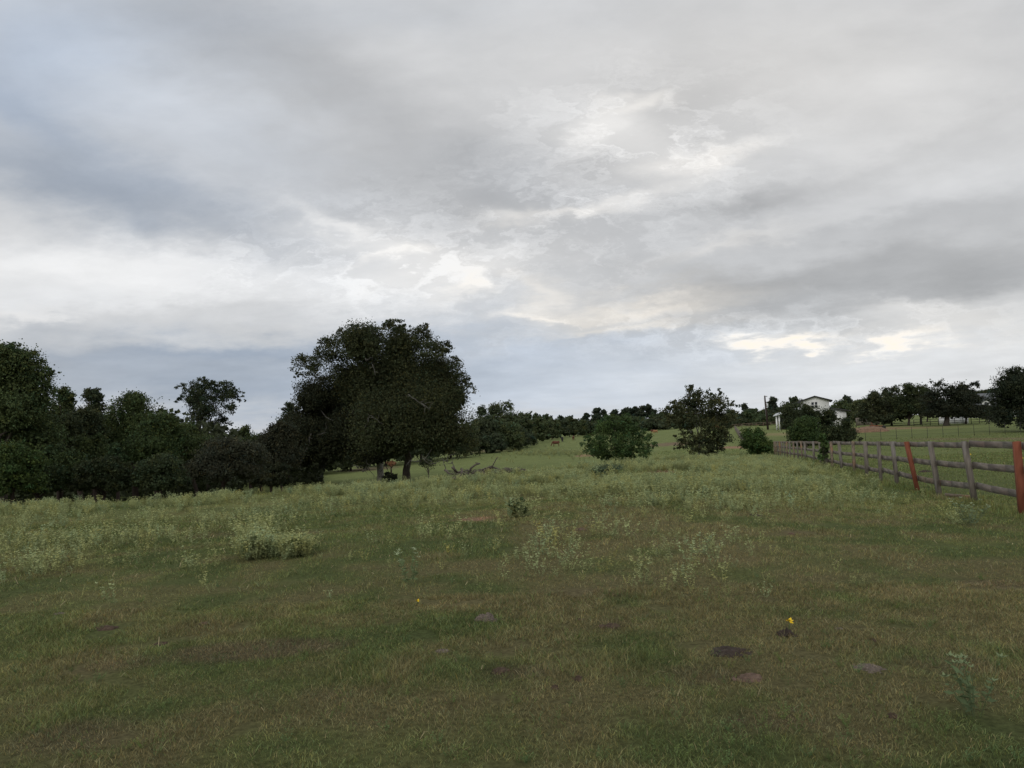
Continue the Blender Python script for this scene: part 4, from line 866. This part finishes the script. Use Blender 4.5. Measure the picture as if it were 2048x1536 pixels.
def plant(name, label, cat, px, py, sc, stems, seed, green, pale, spread=.35, flower=None):
    r_ = rs(seed); p = gpt(px, py); Vv, Ff, cc_ = weed_template(r_, .45, stems, spread, green, pale)
    o = mesh_obj(name, Vv*sc+p-np.array([0, 0, .02]), Ff, M_grass, col=cc_, origin=p); return tag(o, label, cat)
plant('tall_weed', 'lone pale weed standing left of the bare middle ground', 'weed', 823, 1172, .8, 9, 5, (.14,.19,.09), (.34,.40,.24), .4)
plant('tall_weed', 'tall dark leafed weed near the lower right corner', 'weed', 1950, 1435, .72, 10, 6, (.11,.15,.075), (.20,.25,.13), .3)
plant('tall_weed', 'pale weed at the foot of the second fence post', 'weed', 1940, 1052, .9, 14, 7, (.14,.18,.10), (.30,.36,.22), .5)

# ------------------------------------------------------------------ dung, clods, flowers
def pat(name, label, cat, px, py, wpx, hf, mat, seed, asp=.6):
    p = gpt(px, py); w = wpx/FPX*p[1]/2; return mound(name, label, cat, p, w, w*asp*1.6, w*max(hf*.9, .2), mat, seed, 44, .85)
pat('cow_pat', 'dry grey cracked cow pat in the open grass', 'cow pat', 974, 1240, 42, .55, M_dungg, 1, .55)
pat('cow_pat', 'dark cow pat with a yellow flower standing behind it', 'cow pat', 1573, 1270, 38, .55, M_dungd, 2, .55)
pat('cow_pat', 'pinkish grey crumbled cow pat on the lower right', 'cow pat', 1738, 1338, 60, .22, M_dungg, 3, .6)
pat('cow_pat', 'wide wet black cow pat left of the yellow flower', 'cow pat', 1460, 1304, 78, .12, M_dungd, 4, .6)
pat('dirt_clod', 'round black dirt clod, right one of the two in the lower middle', 'dirt clod', 1157, 1360, 24, .6, M_soil, 5, .8)
pat('dirt_clod', 'oval black dirt clod, left one of the two in the lower middle', 'dirt clod', 1110, 1376, 17, .6, M_soil, 6, .8)
pat('dirt_clod', 'rough dark clump of soil and roots below the dry cow pat', 'dirt clod', 1000, 1343, 34, .35, M_soil, 7, .8)
pat('dirt_clod', 'turned dark soil at the right end of the bright grass tuft', 'dirt clod', 1222, 1253, 42, .25, M_soil, 8, .6)
pat('dirt_clod', 'small dark soil spot left of the bright grass tuft', 'dirt clod', 1160, 1240, 26, .2, M_soil, 9, .6)
pat('cow_pat', 'brown crumbled cow pat below the black one', 'cow pat', 1497, 1357, 56, .15, M_soilb, 10, .6)
pat('cow_pat', 'small reddish cow pat near the weeds on the right', 'cow pat', 1583, 1069, 14, .5, M_soilb, 11, .6)
pat('cow_pat', 'flat tan cow pat on the left slope, near the small black clod', 'cow pat', 408, 1248, 24, .3, M_soilb, 12, .6)
pat('cow_pat', 'upper brown cow pat on the left slope', 'cow pat', 458, 1233, 20, .35, M_soilb, 13, .6)
pat('dirt_clod', 'tiny black clod on the left slope', 'dirt clod', 137, 1264, 11, .7, M_soil, 14, .8)
pat('dirt_clod', 'flat dark soil patch in the left grass', 'dirt clod', 212, 1258, 46, .12, M_soil, 15, .6)
pat('dirt_clod', 'dark soil mark right of the tan cow pat', 'dirt clod', 322, 1288, 22, .3, M_soil, 16, .6)
pat('cow_pat', 'faded cow pat at the far left below the weeds', 'cow pat', 118, 1228, 22, .25, M_dungg, 17, .6)
pat('dirt_clod', 'dark root stub in the lower right grass', 'dirt clod', 1786, 1433, 22, .5, M_soil, 18, .8)
pat('dirt_clod', 'dark clod lowest in the photo, right of centre', 'dirt clod', 1482, 1443, 16, .4, M_soil, 19, .8)
pat('dirt_clod', 'dark clod right of the cow pat with the flower', 'dirt clod', 1746, 1281, 14, .5, M_soil, 20, .8)
pat('cow_pat', 'pale crumbled cow pat above the clod on the right', 'cow pat', 1679, 1258, 15, .4, M_dungg, 21, .7)
pat('cow_pat', 'low brown cow pat among the weeds in the middle', 'cow pat', 1160, 1060, 26, .3, M_soilb, 22, .6)
pat('cow_pat', 'dark flat cow pat at the edge of the tall weeds', 'cow pat', 1512, 1031, 26, .2, M_dungd, 23, .6)
pat('cow_pat', 'grey cow pat left of the dark root clump', 'cow pat', 885, 1303, 26, .3, M_dungg, 24, .6)
pat('cow_pat', 'dark mark of dung seen through the fence', 'cow pat', 1848, 944, 26, .25, M_dungd, 25, .6)
p = gpt(1918, 998); mb = MB(); mb.beam(p+np.array([-.25, .1, .1]), p+np.array([.2, -.15, .05]), .14, .05); tag(mb.build('wood_scrap', M_woodtan, origin=p), 'rust brown piece of scrap wood lying under the wooden fence', 'wood scrap')
def flower(label, px, py, sz, seed, group='yellow flowers'):
    rng = rs(seed); p = gpt(px, py); top = p+np.array([.01, 0, sz*1.6]); root = thing('yellow_flower', p, label, 'flower', group)
    mb = MB(); mb.tube([p, (p+top)/2+np.array([.006, 0, 0]), top], .0035, 5); mb.build('stem', M_stem, root, origin=p)
    n = 7; an = np.arange(n)*6.283/n; A = unit(np.stack([np.cos(an), np.sin(an)*.6, .25+.5*np.sin(an*2)], 1)); Nn = unit(np.cross(A, np.stack([-np.sin(an), np.cos(an), .2*np.ones(n)], 1)))
    V, F = diamonds(top+A*sz*.4, np.full(n, sz*.9), rng, asp=.7, N_=Nn, A=A); mesh_obj('petals', V, F, M_yellow, root, origin=p)
flower('bright yellow flower right behind the dark cow pat', 1577, 1262, .045, 1)
flower('tiny orange yellow flower on the tan grass below the lone pale weed', 833, 1212, .03, 2)
flower('yellow flower beyond the fence, between the second and the red post', 1940, 915, .09, 3)
flower('yellow flower at the right edge beyond the red fence post', 2044, 922, .08, 4)

# ------------------------------------------------------------------ grass
rng = rs(900); PP = []
def wedge(n, y0, y1, pw=2.0):
    t = rng.rand(n); Y = (y0**pw+(y1**pw-y0**pw)*t)**(1/pw); X = rng.uniform(-1, 1, n)*(Y*.70+1.4); return X, Y
seg = [(430000, 2.6, 8), (280000, 8, 18), (210000, 18, 45), (60000, 45, 95)]
Vall, Fall, Fall2, Call = [], [], [], []; n0 = 0
seg.append((26000, -1, 0))
for (n, a, b) in seg:
    if a < 0:      # taller growth along the foot of the fence
        Y = 9+rng.rand(n)**1.3*34; X = 5.25+.238*Y+rng.normal(0, .13, n)
    else: X, Y = wedge(n, a, b)
    dens = fbm(X, Y, .35, 2, 31); kp = dens > .28; X, Y = X[kp], Y[kp]
    if a >= 45: kk = X > .15*Y; X, Y = X[kk], Y[kk]
    c, bare = gcol(X, Y); kp = rng.rand(len(X)) > bare*.85; X, Y, c = X[kp], Y[kp], c[kp]; n = len(X)
    Z = terrain(X, Y); h = rng.gamma(5, .0035, n)*(.6+.9*fbm(X, Y, .5, 2, 33))*np.interp(Y, [4, 20, 60], [1, 1.5, 2.4])*(1+1.6*np.clip((fbm(X, Y, .8, 2, 61)-.62)*6, 0, 1)*.45); w = np.maximum(.0030, Y*.00060)*rng.uniform(.7, 1.3, n)
    an = rng.rand(n)*6.283; lean = rng.uniform(.2, 1.7, n)*h; d2 = rng.rand(n)*6.283
    if a < 0: h = h*2.6
    base = np.stack([X, Y, Z-.004], 1); wv = np.stack([np.cos(an), np.sin(an), np.zeros(n)], 1)*w[:, None]/2
    lv = np.stack([np.cos(d2), np.sin(d2), np.zeros(n)], 1)
    mid = base+lv*(lean*.35)[:, None]+np.array([0, 0, 1])*(h*.6)[:, None]; tip = base+lv*lean[:, None]+np.array([0, 0, 1])*h[:, None]
    V = np.stack([base-wv, base+wv, mid+wv*.8, tip, mid-wv*.8], 1).reshape(-1, 3)
    k5 = (np.arange(n)*5)[:, None]; Vall.append(V); Fall.append(k5+np.array([0, 1, 2, 4])+n0); Fall2.append(k5+np.array([4, 2, 3])+n0); n0 += len(V)
    u = rng.rand(n); v = rng.uniform(.5, 1.6, (n, 1))*(.62+.76*fbm(X, Y, .16, 2, 51))[:, None]; hs = rng.normal(0, .09, (n, 1)); cc_ = c*v*1.15*np.concatenate([1+hs, np.ones_like(hs), 1-hs], 1)
    st = u < .07; cc_[st] = np.array([.32, .27, .14])*rng.uniform(.6, 1.2, (st.sum(), 1)); st = (u > .10) & (u < .16); cc_[st] = np.array([.16, .22, .07])*rng.uniform(.8, 1.2, (st.sum(), 1))
    Call.append(cc_)
tag(mesh_obj('grass', np.vstack(Vall), [np.vstack(Fall), np.vstack(Fall2)], M_grass, col=np.vstack(Call+Call)), 'short grazed pasture grass, green mixed with dry straw blades', kind='stuff')
# a few long curved straw blades and tufts
n = 600; X, Y = wedge(n, 3.2, 16); Z = terrain(X, Y); mbV, mbF, mbC = [], [], []
a1 = rng.rand(n)*6.283; ln = rng.uniform(.05, .16, n); hh = ln*rng.uniform(.1, .5, n); w = np.maximum(.0022, Y*.0004)
b0 = np.stack([X, Y, Z], 1); dr_ = np.stack([np.cos(a1), np.sin(a1), np.zeros(n)], 1); sd2 = np.stack([-np.sin(a1), np.cos(a1), np.zeros(n)], 1)*w[:, None]
p1 = b0+dr_*(ln*.45)[:, None]+np.array([0, 0, 1])*hh[:, None]; p2 = b0+dr_*ln[:, None]+np.array([0, 0, 1])*(hh*.7)[:, None]
V = np.stack([b0-sd2, b0+sd2, p1+sd2, p2, p1-sd2], 1).reshape(-1, 3)
tag(mesh_obj('straw', V, [(np.arange(n)*5)[:, None]+np.array([0, 1, 2, 4]), (np.arange(n)*5)[:, None]+np.array([4, 2, 3])], M_grass, col=np.tile(np.array([.36,.31,.18])*rs(6).uniform(.6, 1.2, (n, 1)), (2, 1))), 'scattered long dry straw blades in the near grass', kind='stuff')
